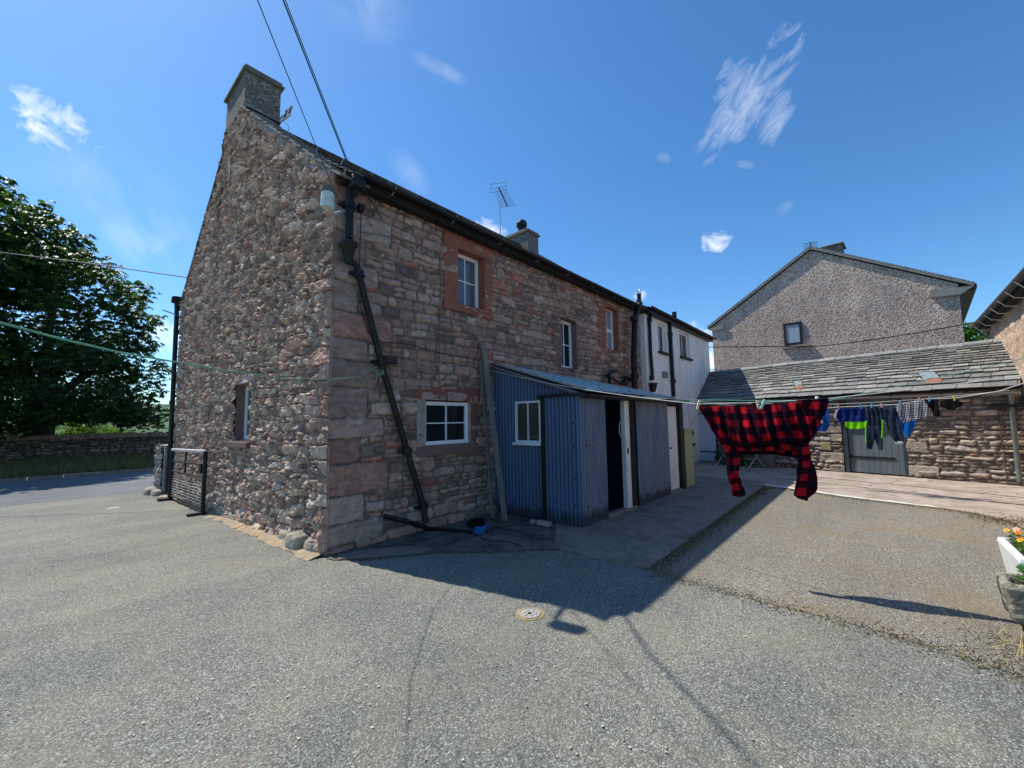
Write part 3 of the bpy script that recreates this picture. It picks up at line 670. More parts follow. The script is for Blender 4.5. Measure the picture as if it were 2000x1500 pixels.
m = MB(); m.box(.02, XE, -.20, -.06, EZ-.16, EZ-.02); m.build('soffit', 'near_black', cot)
# eaves gutter and downpipe of the yard side
g = MB(); gutter(g, (.22, -.30, EZ-.03), (XE-.1, -.30, EZ-.06), .052, 6)
gb = g.build('gutter', 'black', cot)
for i in range(8):
    b = MB(); x = .7+i*1.15; b.tube([(x, -.05, EZ-.02), (x, -.25, EZ-.12), (x, -.37, EZ-.03)], .009, n=5); b.build('bracket', 'gutter_grey', gb)
def RP(px, py, y=-.12): return tuple(at(px, py, 'y', y))
d = MB()
d.box(.08, .26, -.30, -.10, EZ-.24, EZ-.06, bev=.02)
top = RP(684, 372); d.tube([(.17, -.2, EZ-.28), top, RP(682, 466)], [.07, .05, .05], n=10)
hp = at(681, 470, 'y', -.14); d.lathe((hp[0], hp[1], hp[2]-.12), [(.045, -.2), (.06, -.12), (.085, 0), (.125, .06), (.125, .09), (.11, .09)], 14)
pp = [tuple(hp-A(0, 0, .25)), RP(697, 520), RP(745, 710), RP(795, 880), RP(826, 985), RP(832, 1022, -.20)]
d.tube(pp, .045, n=10)
dp = d.build('downpipe', 'black', cot, smooth=True)
for i, q in enumerate([RP(683, 400), RP(701, 535), RP(745, 707), RP(795, 880), RP(827, 990)]):
    c = MB(); c.tube([A(*q)+A(0, 0, .045), A(*q)-A(0, 0, .045)], .068, n=10); c.box(q[0]-.12, q[0]+.1, -.11, -.05, q[2]-.02, q[2]+.02); c.build('collar', 'black', dp)
b = MB(); q = RP(762, 703, -.09); b.box(q[0]-.10, q[0]+.10, -.13, -.03, q[2]-.055, q[2]+.045, bev=.01); b.build('junction_box', M('brown_metal', (.035, .025, .025), rough=.6), cot)
b = MB(); q = RP(706, 405, -.09); b.box(q[0]-.04, q[0]+.04, -.12, -.03, q[2]-.05, q[2]+.05, bev=.01); b.build('junction_box', 'cable', cot)
# far gable downpipe and gutter end
d = MB(); d.tube([(-.16, 9.30, 5.25), (-.14, 9.28, 4.8), (-.12, 9.22, 1.2), (-.14, 9.2, -.15)], .055, n=10)
d.box(-.26, -.02, 9.2, 9.42, 5.12, 5.3, bev=.02); dp2 = d.build('downpipe', 'black', cot, smooth=True)
for z in (4.3, 2.3): c = MB(); c.tube([(-.13, 9.25, z-.05), (-.13, 9.25, z+.05)], .07, n=10); c.build('collar', 'black', dp2)
# window surrounds
def surround(S, G, mat, n_out=.035):
    o = opening(S, G, 0)
    for nm, (a, b, c, d, e) in (('jamb', (S[0], o[0], n_out, o[2], o[3])), ('jamb', (o[1], S[1], n_out, o[2], o[3])), ('lintel', (S[0]-.012, S[1]+.012, n_out+.006, o[3], S[3])), ('sill', (S[0]-.012, S[1]+.02, n_out+.012, S[2], o[2]))):
        m = MB(F_REAR); m.box(a, b, -.26, c, d, e, bev=.006); m.build(nm, mat, cot)
surround(S1, G1, 'sandstone'); surround(S3, G3, 'sandstone'); surround(S2, G2, 'sandstone_dull'); 
o4 = opening(S4, G4, 0)
m = MB(F_REAR); m.box(S4[0]-.06, S4[1]+.05, -.12, .035, o4[3]+.02, o4[3]+.24, bev=.01); m.build('lintel', 'sandstone_deep', cot); m = MB(F_REAR); m.box(S4[1]-.16, S4[1], -.12, .03, o4[2]+.02, o4[3]+.02, bev=.01); m.build('jamb', 'sandstone_deep', cot)
m = MB(F_REAR); m.box(S4[0], o4[0], -.12, .03, o4[2]-.02, o4[3]+.02, bev=.01); m.build('jamb', 'mortar', cot); m = MB(F_REAR); m.box(o4[1], S4[1]-.162, -.12, .02, o4[2], o4[3]+.02); m.build('jamb', 'mortar', cot)
m = MB(F_REAR); m.box(S4[0]-.02, S4[1], -.12, .05, o4[2]-.17, o4[2]-.0, bev=.01); m.build('sill', 'sandstone_dull', cot)
fw1 = window(cot, F_REAR, *G1, -.14, 2, 2, .06, glass='glass')
# open inner curtain strips shown as a darker strip behind the panes
window(cot, F_REAR, *G4, -.04, 2, 2, .06, glass='glass_dark')
window(cot, F_REAR, *G3, -.13, 2, 1, .06, transom=.47, glass='glass_frost')
window(cot, F_REAR, *G2, -.11, 2, 2, .065, glass='glass_dark')
# gable window
reveal(cot, F_GABLE, 3.06, 3.92, 1.37, 2.41, .30, 'sandstone_dull', t=.08, out=.015)
window(cot, F_GABLE, 3.065, 3.915, 1.375, 2.405, -.12, 1, 1, .075, glass='glass_dark')
m = MB(F_GABLE); m.box(2.98, 4.15, -.02, .11, 1.24, 1.345, bev=.01); m.build('sill', 'sandstone_dull', cot)
# chimneys
def chimney(x0, x1, y0, y1, zb_, zt_, pot=False, mat='harl_grey'):
    m = MB(); m.box(x0, x1, y0, y1, zb_, zt_); c = m.build('chimney', mat, cot)
    k = MB(); k.box(x0-.06, x1+.06, y0-.06, y1+.06, zt_, zt_+.06, bev=.012); k.box(x0-.02, x1+.02, y0-.02, y1+.02, zt_+.06, zt_+.16, bev=.03); k.build('cap', 'cement', c)
    f = MB(); f.box(x0-.03, x1+.025, y0-.03, y1+.03, zb_-.0, zb_+.05); f.build('flashing', 'lead', c)
    return c
ch = chimney(-.035, .66, 4.27, 5.62, 8.40, 9.22)
m = MB(); m.box(.02, .64, 4.3, 5.6, 7.8, 8.42); m.build('chimney_base', 'harl_grey', ch)
m = MB(F_GABLE); m.box(4.22, 5.66, -.3, .05, 8.40, 8.435); m.build('flashing', 'mortar', ch)
cn = at(1030, 447, 'y', 4.1); cr_ = at(1051, 453, 'y', 4.1)
x2, x3, zt2 = cn[0], cr_[0], cn[2]
yl = at(982, 460, 'x', x2)[1]
print('chimney2', cn, cr_, yl)
ch2 = chimney(x2, x3, 4.1, min(yl, 5.6), 7.4, zt2-.1)
m = MB(); pc = (x2+.45, 4.75, zt2+.06); m.lathe(pc, [(.16, 0), (.15, .35), (.21, .40), (.22, .52), (.19, .60), (.10, .66), (.02, .68)], 14); m.build('pot', 'black', ch2)

# --- pipes and bits on the yard wall near the shed roof
m = MB(); m.tube([RP(1191, 752, -.2), RP(1190, 730, -.2), RP(1196, 726, -.2), RP(1204, 724, -.08)], .05, n=8)
m.tube([RP(1184, 733), RP(1222, 752)], .03, n=6); m.tube([RP(1217, 750), RP(1222, 737), RP(1236, 745)], .05, n=8); m.build('waste_pipe', 'black', cot, smooth=True)

# ================================================================== WHITE EXTENSION
ext = thing('white_extension', (XE, -.16, 0), 'whitewashed two storey wing with black drainpipes joined to the stone cottage', 'house')
F_EXT = (A(0, -.16, 0), A(1, 0, 0), A(0, -1, 0)); X0E, X1E, EZ2 = XE+.04, 16.3, 5.12
EW = [rect_of(p_, F_EXT, .0) for p_ in ([(1284, 629), (1300, 635), (1302, 690), (1286, 685)], [(1327, 647), (1346, 653), (1347, 701), (1328, 695)])]
pat_w = dict(seed=91, h=(.1, .25), w=(.2, .6), warp=.08, jit=.05, joint=.0, edge=.12, split=.2, pal=[(.7, .7, .7)], wts=[1], mortar=(.7, .7, .7))
wall('wall', F_EXT, XE+.05, 16.3, -.05, EZ2-.05, .04, .014, 'whitewash', ext, pat_w, holes=[(g[0], g[1], g[2], g[3]) for g in EW], rough=(.5, .3))
m = MB(); m.box(XE+.045, 16.29, -.01, 9.2, -.1, EZ2-.06); m.add([(XE+.045, -.17, -.1), (XE+.045, -.01, -.1), (XE+.045, -.01, EZ2-.06), (XE+.045, -.17, EZ2-.06)], [(0, 1, 2, 3)]); m.build('side_wall', 'whitewash', ext)
m = MB(); m.prism([(X0E-.02, -.34, EZ2-.10), (X0E-.02, 4.64, 7.95), (X0E-.02, 9.3, EZ2-.1)], (X1E-X0E+.12, 0, 0)); m.build('roof', 'felt', ext)
m = MB(); slates(m, lambda a, t: A(a, -.36+.868*t, EZ2-.07+.497*t), (X0E-.05, X1E+.12), A(0, -.5, .86), [0, .3, .6, .9, 1.2], .3, .5, pal_s, seed=8); m.build('slates', 'slate', ext, attr=True)
m = MB(); m.box(X0E, X1E+.1, -.33, -.16, EZ2-.20, EZ2-.06); m.build('fascia', 'black', ext)
m = MB(); gutter(m, (X0E-.1, -.40, EZ2-.02), (X1E+.16, -.40, EZ2-.06), .06, 4); m.build('gutter', 'black', ext)
for G in EW:
    b = MB(F_EXT); b.box(G[0]-.06, G[1]+.06, -.08, .09, G[2]-.09, G[2]-.005, bev=.01)
    f = window(ext, F_EXT, G[0]+.012, G[1]-.012, G[2], G[3]-.012, -.085, 2, 1, .055, depth=.04, glass='glass_dark'); b.build('sill', 'black', f)
    for a_, b_ in ((G[0]-.02, G[0]+.011), (G[1]-.011, G[1]+.02)): s_ = MB(F_EXT); s_.box(a_, b_, -.14, .002, G[2]-.01, G[3]+.01); s_.build('reveal', 'whitewash', f)
    s_ = MB(F_EXT); s_.box(G[0]-.02, G[1]+.02, -.14, .001, G[3]-.011, G[3]+.02); s_.build('reveal', 'whitewash', f)
def EP(px, py, off=.07): return tuple(at(px, py, 'y', -.16-off))
for i, (pts, r, cl) in enumerate([([(1247, 590), (1250, 592), (1240, 620), (1238, 700), (1240, 765)], .085, [(1239, 622), (1240, 735)]),
                    ([(1272, 615), (1268, 622), (1271, 690), (1275, 742)], .05, [(1269, 625), (1273, 738)]),
                    ([(1316, 616), (1308, 632), (1311, 690), (1316, 775)], .062, [(1309, 653), (1315, 745)])]):
    off = .07 if i else .12
    m = MB(); m.tube([EP(x, y, off) for x, y in pts], r, n=10); p = m.build('downpipe', 'black', ext, smooth=True)
    for q in cl: c = MB(); e = A(*EP(*q, off)); c.tube([e-A(0, 0, .07), e+A(0, 0, .07)], r*1.35, n=10); c.build('collar', 'black', p)
m = MB(); e = EP(1275, 752, .1); m.lathe((e[0], e[1], e[2]-.1), [(.07, -.12), (.13, .1), (.15, .16), (.13, .16)], 12); m.build('hopper', 'black', ext)
m = MB(); e = EP(1248, 575, .12); m.tube([A(*e)-A(0, 0, .25), A(*e)+A(0, 0, .02)], .06, n=10); vp = m.build('vent_pipe', 'black', ext, smooth=True)
m = MB()
for k in range(4): a = k*PI/4; m.tube([A(*e)+A(.07*math.cos(a)*c, .07*math.sin(a)*c, z) for c, z in ((1, 0), (.85, .1), (0, .16), (-.85, .1), (-1, 0))], .006, n=4)
m.build('wire_cage', 'galv', vp)
m = MB(); e = EP(1317, 616, .12); m.tube([A(*e)-A(0, 0, .2), A(*e)+A(0, 0, .12)], .075, n=10); m.build('vent_pipe', 'black', ext, smooth=True)
a0 = hitf(1295, 725, F_EXT, .05); a1 = hitf(1303, 739, F_EXT, .05); m = MB(F_EXT); m.box(a0[0], a1[0], 0, .09, a1[1], a0[1], bev=.02); m.build('flue_box', M('khaki_plastic', (.24, .23, .18), rough=.5), ext)

# ================================================================== CORRUGATED SHED
shed = thing('corrugated_shed', (3.05, 0, 0), 'blue corrugated iron lean-to shed with an open doorway against the cottage', 'shed')
def corr(name, fr, u0, u1, zb, zt, mat, parent, pitch=.076, amp=.015, n=0, res=10, ragb=.012, seed=0):
    nu = int((u1-u0)/pitch*res)+1; us = np.linspace(u0, u1, nu); O, U, Nd = fr
    a = amp*np.sin(2*PI*us/pitch)+n; zz0 = np.array([zb(x) if callable(zb) else zb for x in us]); zz1 = np.array([zt(x) if callable(zt) else zt for x in us])
    zz0 = zz0+ragb*(fbm(us*5, us*0+seed, 3)-.4)*2
    nv = 10; P = []
    for t in np.linspace(0, 1, nv):
        z = zz0+(zz1-zz0)*t; w_ = .006*(fbm(us*2, z*2, 31+seed)-.5)
        P.append(O[None]+U[None]*us[:, None]+Nd[None]*(a+w_)[:, None]+np.array([[0, 0, 1.]])*z[:, None])
    I = np.arange(nu*nv).reshape(nv, nu); q = np.stack([I[:-1, :-1], I[:-1, 1:], I[1:, 1:], I[1:, :-1]], -1).reshape(-1, 4)
    cg = (.70+.30*np.sin(2*PI*us/pitch))*(.85+.3*fbm(us*3, us*0+seed, 61)); cg = np.tile(np.repeat(cg[:, None], 3, 1), (nv, 1))  # groove shade put into the colour: troughs darker than crests, plus random tone
    return np_mesh(name, np.array(P), q, MAT[mat], parent, cols=cg)
SX = 3.05
F_SL = (A(SX, 0, 0), A(0, -1, 0), A(-1, 0, 0)); F_SP = (A(SX-.045, 0, 0), A(0, -1, 0), A(-1, 0, 0)); F_SF = (A(0, -1.86, 0), A(1, 0, 0), A(0, -1, 0))
ztl = lambda u: 2.70-.32*u
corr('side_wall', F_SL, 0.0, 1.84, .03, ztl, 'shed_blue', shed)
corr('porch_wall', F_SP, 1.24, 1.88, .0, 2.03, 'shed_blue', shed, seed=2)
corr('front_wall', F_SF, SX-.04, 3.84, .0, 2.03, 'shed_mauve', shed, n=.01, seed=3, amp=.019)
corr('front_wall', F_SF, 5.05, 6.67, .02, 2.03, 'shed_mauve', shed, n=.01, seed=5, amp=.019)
def bolts(fr, us, z, parent, n):
    for u in us:
        for zz in z: m = MB(fr); m.box(u-.012, u+.012, n, n+.014, zz-.012, zz+.012, bev=.004); m.build('bolt', 'near_black', parent)
bolts(F_SP, [1.45, 1.78], [.35, .75, 1.25, 1.6], shed, .008); bolts(F_SF, [3.2, 3.6, 5.2, 5.5, 5.8, 6.1, 6.4], [.3, 1.25], shed, .018); bolts(F_SL, [.5, .95], [.25], shed, .01)
m = MB(F_SL); m.box(1.14, 1.235, -.02, .06, 0, 2.03, bev=.006); m.build('corner_post', 'black', shed)
m = MB(F_SL); m.box(1.10, 1.98, -.02, .11, 2.03, 2.075, bev=.006); m.build('porch_roof_edge', 'black', shed)
def roofsheet():
    nx_ = int((6.78-2.98)/.076*8); xs = np.linspace(2.98, 6.78, nx_); P = []
    for t in np.linspace(0, 1, 8):
        y = .0-2.02*t; z = 2.735-.31*2.02*t-.10*(xs-2.98)/3.8*(1-t)+.017*np.sin(2*PI*xs/.076); P.append(np.stack([xs, np.full(nx_, y), z], 1))
    I = np.arange(nx_*8).reshape(8, nx_); q = np.stack([I[:-1, :-1], I[:-1, 1:], I[1:, 1:], I[1:, :-1]], -1).reshape(-1, 4)
    return np_mesh('roof', np.array(P), q, MAT['shed_roof'], shed, cols=np.tile(np.repeat((.72+.28*np.sin(2*PI*xs/.076))[:, None], 3, 1), (8, 1)))  # sheet troughs coloured darker in place of shade
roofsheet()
m = MB(); m.prism([(2.96, .02, 2.70), (2.96, -1.98, 2.055), (2.96, -1.98, 2.02), (2.96, .02, 2.665)], (.05, 0, 0)); m.build('barge_board', M('grey_board', (.16, .15, .14), bump=.2), shed)
m = MB(); m.box(6.6, 7.85, -1.98, .0, 2.02, 2.09, bev=.01); m.build('flat_roof', 'felt', shed)
m = MB(); gutter(m, (3.0, -2.04, 2.045), (7.0, -2.04, 2.03), .05, 3); m.box(3.0, 7.0, -1.98, -1.93, 1.99, 2.045); m.build('gutter', 'black', shed)
# doorway, open door leaf edge, second door, posts
m = MB(F_SF); m.box(4.56, 4.74, -.06, .02, .05, 2.03, bev=.006); dj = m.build('door_leaf', 'paint_white', shed)
m = MB(F_SF); m.box(4.62, 4.67, .018, .026, 1.02, 1.13); m.build('latch_plate', 'near_black', dj)
m = MB(); m.tube([(4.55, -1.80, 1.62), (4.50, -1.80, 1.55), (4.49, -1.80, 1.42), (4.53, -1.80, 1.34)], .008, n=5); m.build('handle', 'white_cord', dj)
m = MB(F_SF); m.box(4.742, 5.045, -.08, -.01, 0, 2.03); m.box(3.83, 3.87, -.06, .0, 0, 2.03); m.box(3.87, 4.56, -.06, 0, 1.99, 2.03); m.build('door_frame', 'near_black', shed)
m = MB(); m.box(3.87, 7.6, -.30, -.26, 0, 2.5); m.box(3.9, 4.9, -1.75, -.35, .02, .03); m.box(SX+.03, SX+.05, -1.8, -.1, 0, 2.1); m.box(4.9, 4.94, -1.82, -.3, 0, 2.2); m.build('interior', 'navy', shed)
m = MB(); m.box(3.9, 4.9, -.34, -.31, 1.32, 1.36); m.build('shelf', 'gutter_grey', shed)
m = MB(F_SF); m.box(3.83, 4.9, -.1, .04, 0, .06, bev=.01); m.build('threshold', 'concrete', shed)
m = MB(F_SF); m.box(6.70, 7.29, -.06, -.02, .07, 1.93, bev=.005); dd = m.build('door', 'paint_white', shed)
m = MB(F_SF); m.tube([(6.78, .035, 1.0), (6.78, -.02, 1.0)], [.022, .012], n=8); m.build('knob', 'black', dd)
m = MB(F_SF); m.box(6.66, 6.70, -.07, .0, 0, 2.0); m.box(7.29, 7.36, -.07, 0, 0, 2.0); m.box(6.7, 7.29, -.07, -.002, 1.93, 2.0); m.build('door_frame', 'near_black', shed)
m = MB(F_SF); m.box(7.36, 7.60, -.12, .03, 0, 2.03, bev=.008); m.build('corner_post', 'black', shed)
m = MB(F_SF); m.box(6.6, 7.3, -.1, .05, 0, .06, bev=.01); m.build('doorstep', 'concrete', shed)
m = MB(); m.box(7.45, 7.6, -1.7, 0, 0, 2.02); m.build('end_wall', 'black', shed)
f = window(shed, F_SL, .57, 1.13, 1.28, 1.99, .045, 2, 1, .035, mat='paint_white', glass='glass_mid', depth=.04)
m = MB(F_SL); m.box(.53, 1.14, .02, .09, 1.235, 1.28, bev=.004); m.build('sill', 'paint_white', f)

# cabinet beside the post
cab = thing('meter_cabinet', (7.95, -1.9, 0), 'tall pale green cupboard standing behind the black shed post', 'cupboard')
m = MB(); m.box(7.66, 8.22, -1.88, -1.35, .03, 1.33, bev=.008); m.build('body', 'cabinet', cab)
m = MB(); m.box(7.62, 8.26, -1.92, -1.31, 1.33, 1.40, bev=.01); m.build('lid', 'cabinet', cab)
m = MB(); m.tube([(8.26, -1.85, 1.28), (8.45, -1.85, 1.28)], .012, n=6); m.tube([(8.38, -1.85, 1.22), (8.38, -1.85, 1.34)], .02, n=6); m.lathe((8.30, -1.84, .93), [(.01, 0), (.07, .05), (.09, .10), (.085, .1)], 10); m.build('tap', 'black', cab)

# timber planks leaning on the wall
for i, (b_, t_, L_, lab) in enumerate([((985, 1018), (942, 672), .5, 'taller grey weathered plank leaning on the wall beside the shed'), ((970, 1012), (938, 705), .5, 'shorter split plank leaning on the wall left of its taller twin')]):
    P0 = at(*b_, 'z', .03); P1 = at(*t_, 'y', -.07)
    pl = MB(); d_ = P1-P0; side = np.cross(d_, A(0, -1, .2)); side /= np.linalg.norm(side); th = np.cross(side, d_); th /= np.linalg.norm(th)
    if i: P0 = P0+A(-.02, .07, 0)
    hw = .048 if i == 0 else .03
    qs = []
    for P in (P0, P1): qs += [tuple(P-side*hw), tuple(P+side*hw), tuple(P+side*hw+th*.035), tuple(P-side*hw+th*.035)]
    pl.hexa(qs); o = pl.build('timber_plank', 'timber', origin=tuple(P0)); tag(o, lab, 'plank', 'planks leaning on the cottage wall')
# ================================================================== BYRE (low slated outbuilding)
byre = thing('stone_outbuilding', (14.5, .25, 0), 'low rubble outbuilding with a stone slate roof at the back of the yard', 'outbuilding')
SB = 8.42
pat_o = dict(seed=33, h=(.08, .18), w=(.16, .55), warp=.035, jit=.014, joint=.012, edge=.03, split=.3, pal=[(.42, .34, .27), (.47, .40, .33), (.34, .26, .215), (.42, .24, .15), (.32, .285, .25), (.46, .36, .24)], wts=[4, 3, 3, 1, 2, 2], mortar=(.13, .105, .09))
DH = [(-.02, 1.16, -.2, 2.12), (4.98, 6.38, -.2, 2.30)]
wall('front_wall', F_OUT, -.05, SB+.1, -.06, 2.34, .022, .07, 'rubble', byre, pat_o, holes=DH, rough=(.5, .25))
m = MB(F_OUT); m.box(0, SB, -3.4, -.35, -.1, 2.2); m.prism([(0, -.1, 2.2), (0, -1.75, 3.35), (0, -3.4, 2.2)], (SB, 0, 0)); m.build('shell', 'mortar', byre)
def RO(a, t):   # roof plane of the byre
    O, U, Nd = F_OUT; k = math.hypot(1.95, 1.28); x = .20-1.95*t/k; return O+U*a+Nd*x+A(0, 0, 2.27+1.28*t/k)
kk = math.hypot(1.95, 1.28); nrm = -np.cross(F_OUT[1], RO(0, 1)-RO(0, 0)); nrm /= np.linalg.norm(nrm)
if nrm[2] < 0: nrm = -nrm
rows = [0]; e = .27
while rows[-1] < kk-.1: rows.append(rows[-1]+e); e = max(.13, e*.905)
rows[-1] = kk
m = MB(); slates(m, RO, (-.02, SB+.02), nrm, rows, .22, .60, [(.19, .187, .17), (.235, .228, .20), (.15, .148, .14), (.27, .26, .225), (.17, .168, .16), (.21, .195, .165)], seed=17, lift=.035, thick=.02, jag=.05)
m.build('roof', 'slate', byre, attr=True)
m = MB(); a = RO(-.02, 0); b = RO(SB, 0); c_ = RO(SB, kk); d_ = RO(-.02, kk); m.prism([tuple(p-nrm*.01) for p in (a, b, c_, d_)], tuple(-nrm*.05)); m.build('roof_deck', 'near_black', byre)
m = MB(); R_ = random.Random(9); a = -.02
O, U, Nd = F_OUT
while a < SB:
    b = min(a+R_.uniform(.42, .62), SB); k = R_.uniform(.8, 1.25); m.col = (.24*k, .245*k, .235*k); dz = R_.uniform(-.008, .012)
    tp = RO(a, kk)+A(0, 0, .06+dz); t2 = RO(b-.012, kk)+A(0, 0, .06+R_.uniform(-.008, .012))
    dn = -(RO(0, kk)-RO(0, kk-.15)); up = A(0, 0, .025)
    m.hexa([tuple(p) for p in (tp, t2, t2+dn, tp+dn, tp+up, t2+up, t2+dn+up, tp+dn+up)])
    bk = -Nd*.15-A(0, 0, .09); m.hexa([tuple(p) for p in (tp+bk, t2+bk, t2, tp, tp+bk+up, t2+bk+up, t2+up, tp+up)]); a = b
m.build('ridge', 'slate', byre, attr=True)
# two small skylights with red patches under them
for q, w_, mt in (((1561, 756), .22, 'glass_frost'), ((1820, 742), .31, 'glass_frost')):
    # find along, t on roof plane
    o = RO(0, 0); d = ray(*q); t = (nrm@(o-CAM))/(nrm@d); X = CAM+d*t; al = (X-o)@U; tt = np.linalg.norm((X-o)-U*al)
    def qd(a0, a1, t0, t1, h): return [tuple(RO(a-.42*(t-tt), t)+nrm*hh) for hh in (h-.03, h) for a, t in ((a0, t0), (a1, t0), (a1, t1), (a0, t1))]
    m = MB(); m.hexa(qd(al-w_/2-.03, al+w_/2+.03, tt-.02, tt+.38, .047)); s = m.build('skylight', 'near_black', byre)
    m = MB(); m.hexa(qd(al-w_/2, al+w_/2, tt, tt+.34, .056)); m.build('pane', 'glass_sky' if 'glass_sky' in MAT else M('clouded_glass', (.24, .28, .28), rough=.35, var=.1, bump=0), s)
    m = MB(); m.hexa(qd(al-w_/2, al+w_/2, tt-.19, tt-.02, .052)); m.build('tile', 'terracotta', s)
m = MB(F_OUT); gutter(m, (-.1, .20, 2.24), (SB+.05, .20, 2.17), .055, 4)
m2 = MB(); p0 = O+U*(-.1)+Nd*.26+A(0, 0, 2.24); p1 = O+U*(SB+.02)+Nd*.26+A(0, 0, 2.15); gutter(m2, p0, p1, .055, 4); gt = m2.build('gutter', 'gutter_grey', byre)
for i in range(9): m = MB(F_OUT); m.box(.5+i*.95, .53+i*.95, .18, .33, 2.17, 2.25); m.build('bracket', 'black', gt)
m = MB(F_OUT); m.box(-.02, SB, 0, .2, 2.22, 2.26); m.build('soffit', 'near_black', byre)
# doors
def boards(fr, u0, u1, z0, z1, n, mat, parent, name, w=.14):
    m = MB(fr); u = u0
    while u < u1-.02: b = min(u+w, u1); m.box(u+.003, b-.003, n-.03, n, z0+.01*random.random(), z1, bev=.004); u = b
    m.box(u0, u1, n-.05, n-.03, z0, z1)
    return m.build(name, mat, parent)
d1 = boards(F_OUT, .02, 1.08, .03, 2.08, -.02, 'grey_white_door', byre, 'door', .12)
m = MB(F_OUT); m.box(.10, .75, -.02, -.005, 1.80, 1.84); m.build('strap_hinge', 'black', d1); m = MB(F_OUT); m.box(.12, 1.05, -.02, -.005, .36, .40); m.build('strap_hinge', 'black', d1)
m = MB(F_OUT); m.box(1.08, 1.2, -.1, .0, 0, 2.12); m.box(-.1, .02, -.1, .02, 0, 2.2); m.build('door_frame', 'near_black', byre)
d2 = boards(F_OUT, 5.12, 6.30, .04, 2.2, -.03, 'slate_door', byre, 'door', .135)
for z in (.45, 1.55):
    m = MB(F_OUT); m.box(5.14, 6.12, -.03, -.008, z, z+.05); m.tube([(5.15, .0, z-.02), (5.15, .0, z+.07)], .022, n=8); m.build('strap_hinge', 'black', d2)
MAT['slate_paint'] = M('dark_slate_paint', (.035, .045, .055), rough=.5)
m = MB(F_OUT); m.box(5.0, 5.11, -.1, .03, 0, 2.24, bev=.01); m.box(6.31, 6.38, -.1, .02, 0, 2.24, bev=.01); m.box(5.11, 6.31, -.1, .01, 2.2, 2.26); m.build('door_frame', MAT['slate_paint'], byre)
# quoins beside the dark door and vent
def blocks(spec, name, mat, parent, fr=F_OUT, n=.05):
    R = random.Random(3)
    for a0, a1, z0, z1 in spec: m = MB(fr); k = R.uniform(.7, 1.1); m.col = tuple(c*k for c in (.36, .31, .24)); m.box(a0, a1, -.08, n+R.uniform(-.008, .008), z0+.006, z1-.006, bev=.02); m.build(name, 'rubble', parent, attr=True, smooth=False)
blocks([(4.5, 4.98, 1.15, 1.42), (4.72, 4.98, .9, 1.13), (4.4, 4.98, .30, .58), (4.62, 4.98, .0, .22), (6.39, 6.78, .68, .95), (6.39, 6.95, .08, .33)], 'quoin', 'rubble', byre)
m = MB(F_OUT)
for i in range(9): m.box(4.45, 4.68, .03, .062, .66+i*.024, .672+i*.024)
m.box(4.44, 4.69, .02, .05, .64, .88); m.build('air_vent', M('brass_grille', (.42, .36, .18), rough=.5), byre)
m = MB(F_OUT); m.box(4.9, 7.0, -.1, .06, 2.12, 2.28, bev=.01); m.build('lintel', 'sandstone_dull', byre)
# downpipe and thin cable drop at the right end
m = MB(F_OUT); m.tube([(8.30, .26, 2.12), (8.30, .24, 2.0), (8.28, .14, 1.85), (8.26, .12, .1)], .045, n=10); m.build('downpipe', M('grey_green_pipe', (.13, .16, .155), rough=.5), byre, smooth=True)
m = MB(F_OUT); m.tube([(8.06, .07, 1.85), (8.07, .07, .02)], .012, n=6); m.build('conduit', M('rusty_conduit', (.13, .06, .045)), byre)
m = MB(F_OUT); m.box(7.95, 8.6, .05, .2, 1.80, 1.88, bev=.01); m.build('bracket', 'black', byre)

# ================================================================== PEBBLEDASHED HOUSE
deg4 = math.radians(4); FPd = A(-math.sin(deg4), -math.cos(deg4), 0); FPn = A(-math.cos(deg4), math.sin(deg4), 0)
FP = (A(14.5, .25, 0)+A(math.cos(deg4), -math.sin(deg4), 0)*5.0, FPd, FPn)
L_ = hitf(1394, 700, FP)[0]; R2 = hitf(1880, 630, FP)[0]; AP = hitf(1583, 483, FP); EL = hitf(1383, 640, FP); ER = hitf(1902, 553, FP)
print('pebble', L_, R2, AP, EL, ER)
mid = (L_+R2)/2; ez = (EL[1]+ER[1])/2; az = AP[1]; dz_ = .12
peb = thing('pebbledashed_house', tuple(FP[0]), 'brown pebbledashed gable end of the house behind the low outbuilding', 'house')
sl = (az-ez)/(AP[0]-EL[0]); sr = (az-ez)/(ER[0]-AP[0]); am = AP[0]
def zrf(u): return az-.14-(sl*(am-u) if u < am else sr*(u-am))
m = MB(FP); m.prism([(L_, 0, -.2), (R2, 0, -.2), (R2, 0, zrf(R2)), (am, 0, zrf(am)), (L_, 0, zrf(L_))], (0, -7.5, 0)); m.build('wall', 'harl', peb)
ov = .0
m = MB(FP)
for (a, za, b, zb_) in ((EL[0]-.0, ez, am, az), (am, az, ER[0]+.02, ez)):
    m.prism([(a, .105, za-.09), (b, .105, zb_-.09), (b, .105, zb_+.03), (a, .105, za+.03)], (0, -8.0, 0))
m.build('roof', 'slate', peb) if False else None
MAT['conc_tile'] = M('concrete_tiles', (.10, .098, .088), rough=.9, var=.35, scale=5, bump=.4)
rf = m.build('roof', MAT['conc_tile'], peb)
m = MB(FP)
for (a, za, b, zb_) in ((EL[0], ez, am, az), (am, az, ER[0], ez)):
    m.prism([(a, .115, za-.10), (b, .115, zb_-.10), (b, .115, zb_-.0), (a, .115, za-.0)], (0, -.04, 0))
    n = 44
    for i in range(n):
        t0, t1 = i/n, (i+.9)/n; m.box(a+(b-a)*t0, a+(b-a)*t1, -.3, .12, za+(zb_-za)*(t0+t1)/2-.02, za+(zb_-za)*(t0+t1)/2+.035)
m.prism([(EL[0], .11, ez-.12), (EL[0]+.75, .11, ez+.02), (EL[0]+.75, .11, ez-.2), (EL[0]+.25, .11, ez-.26)], (0, -.15, 0))
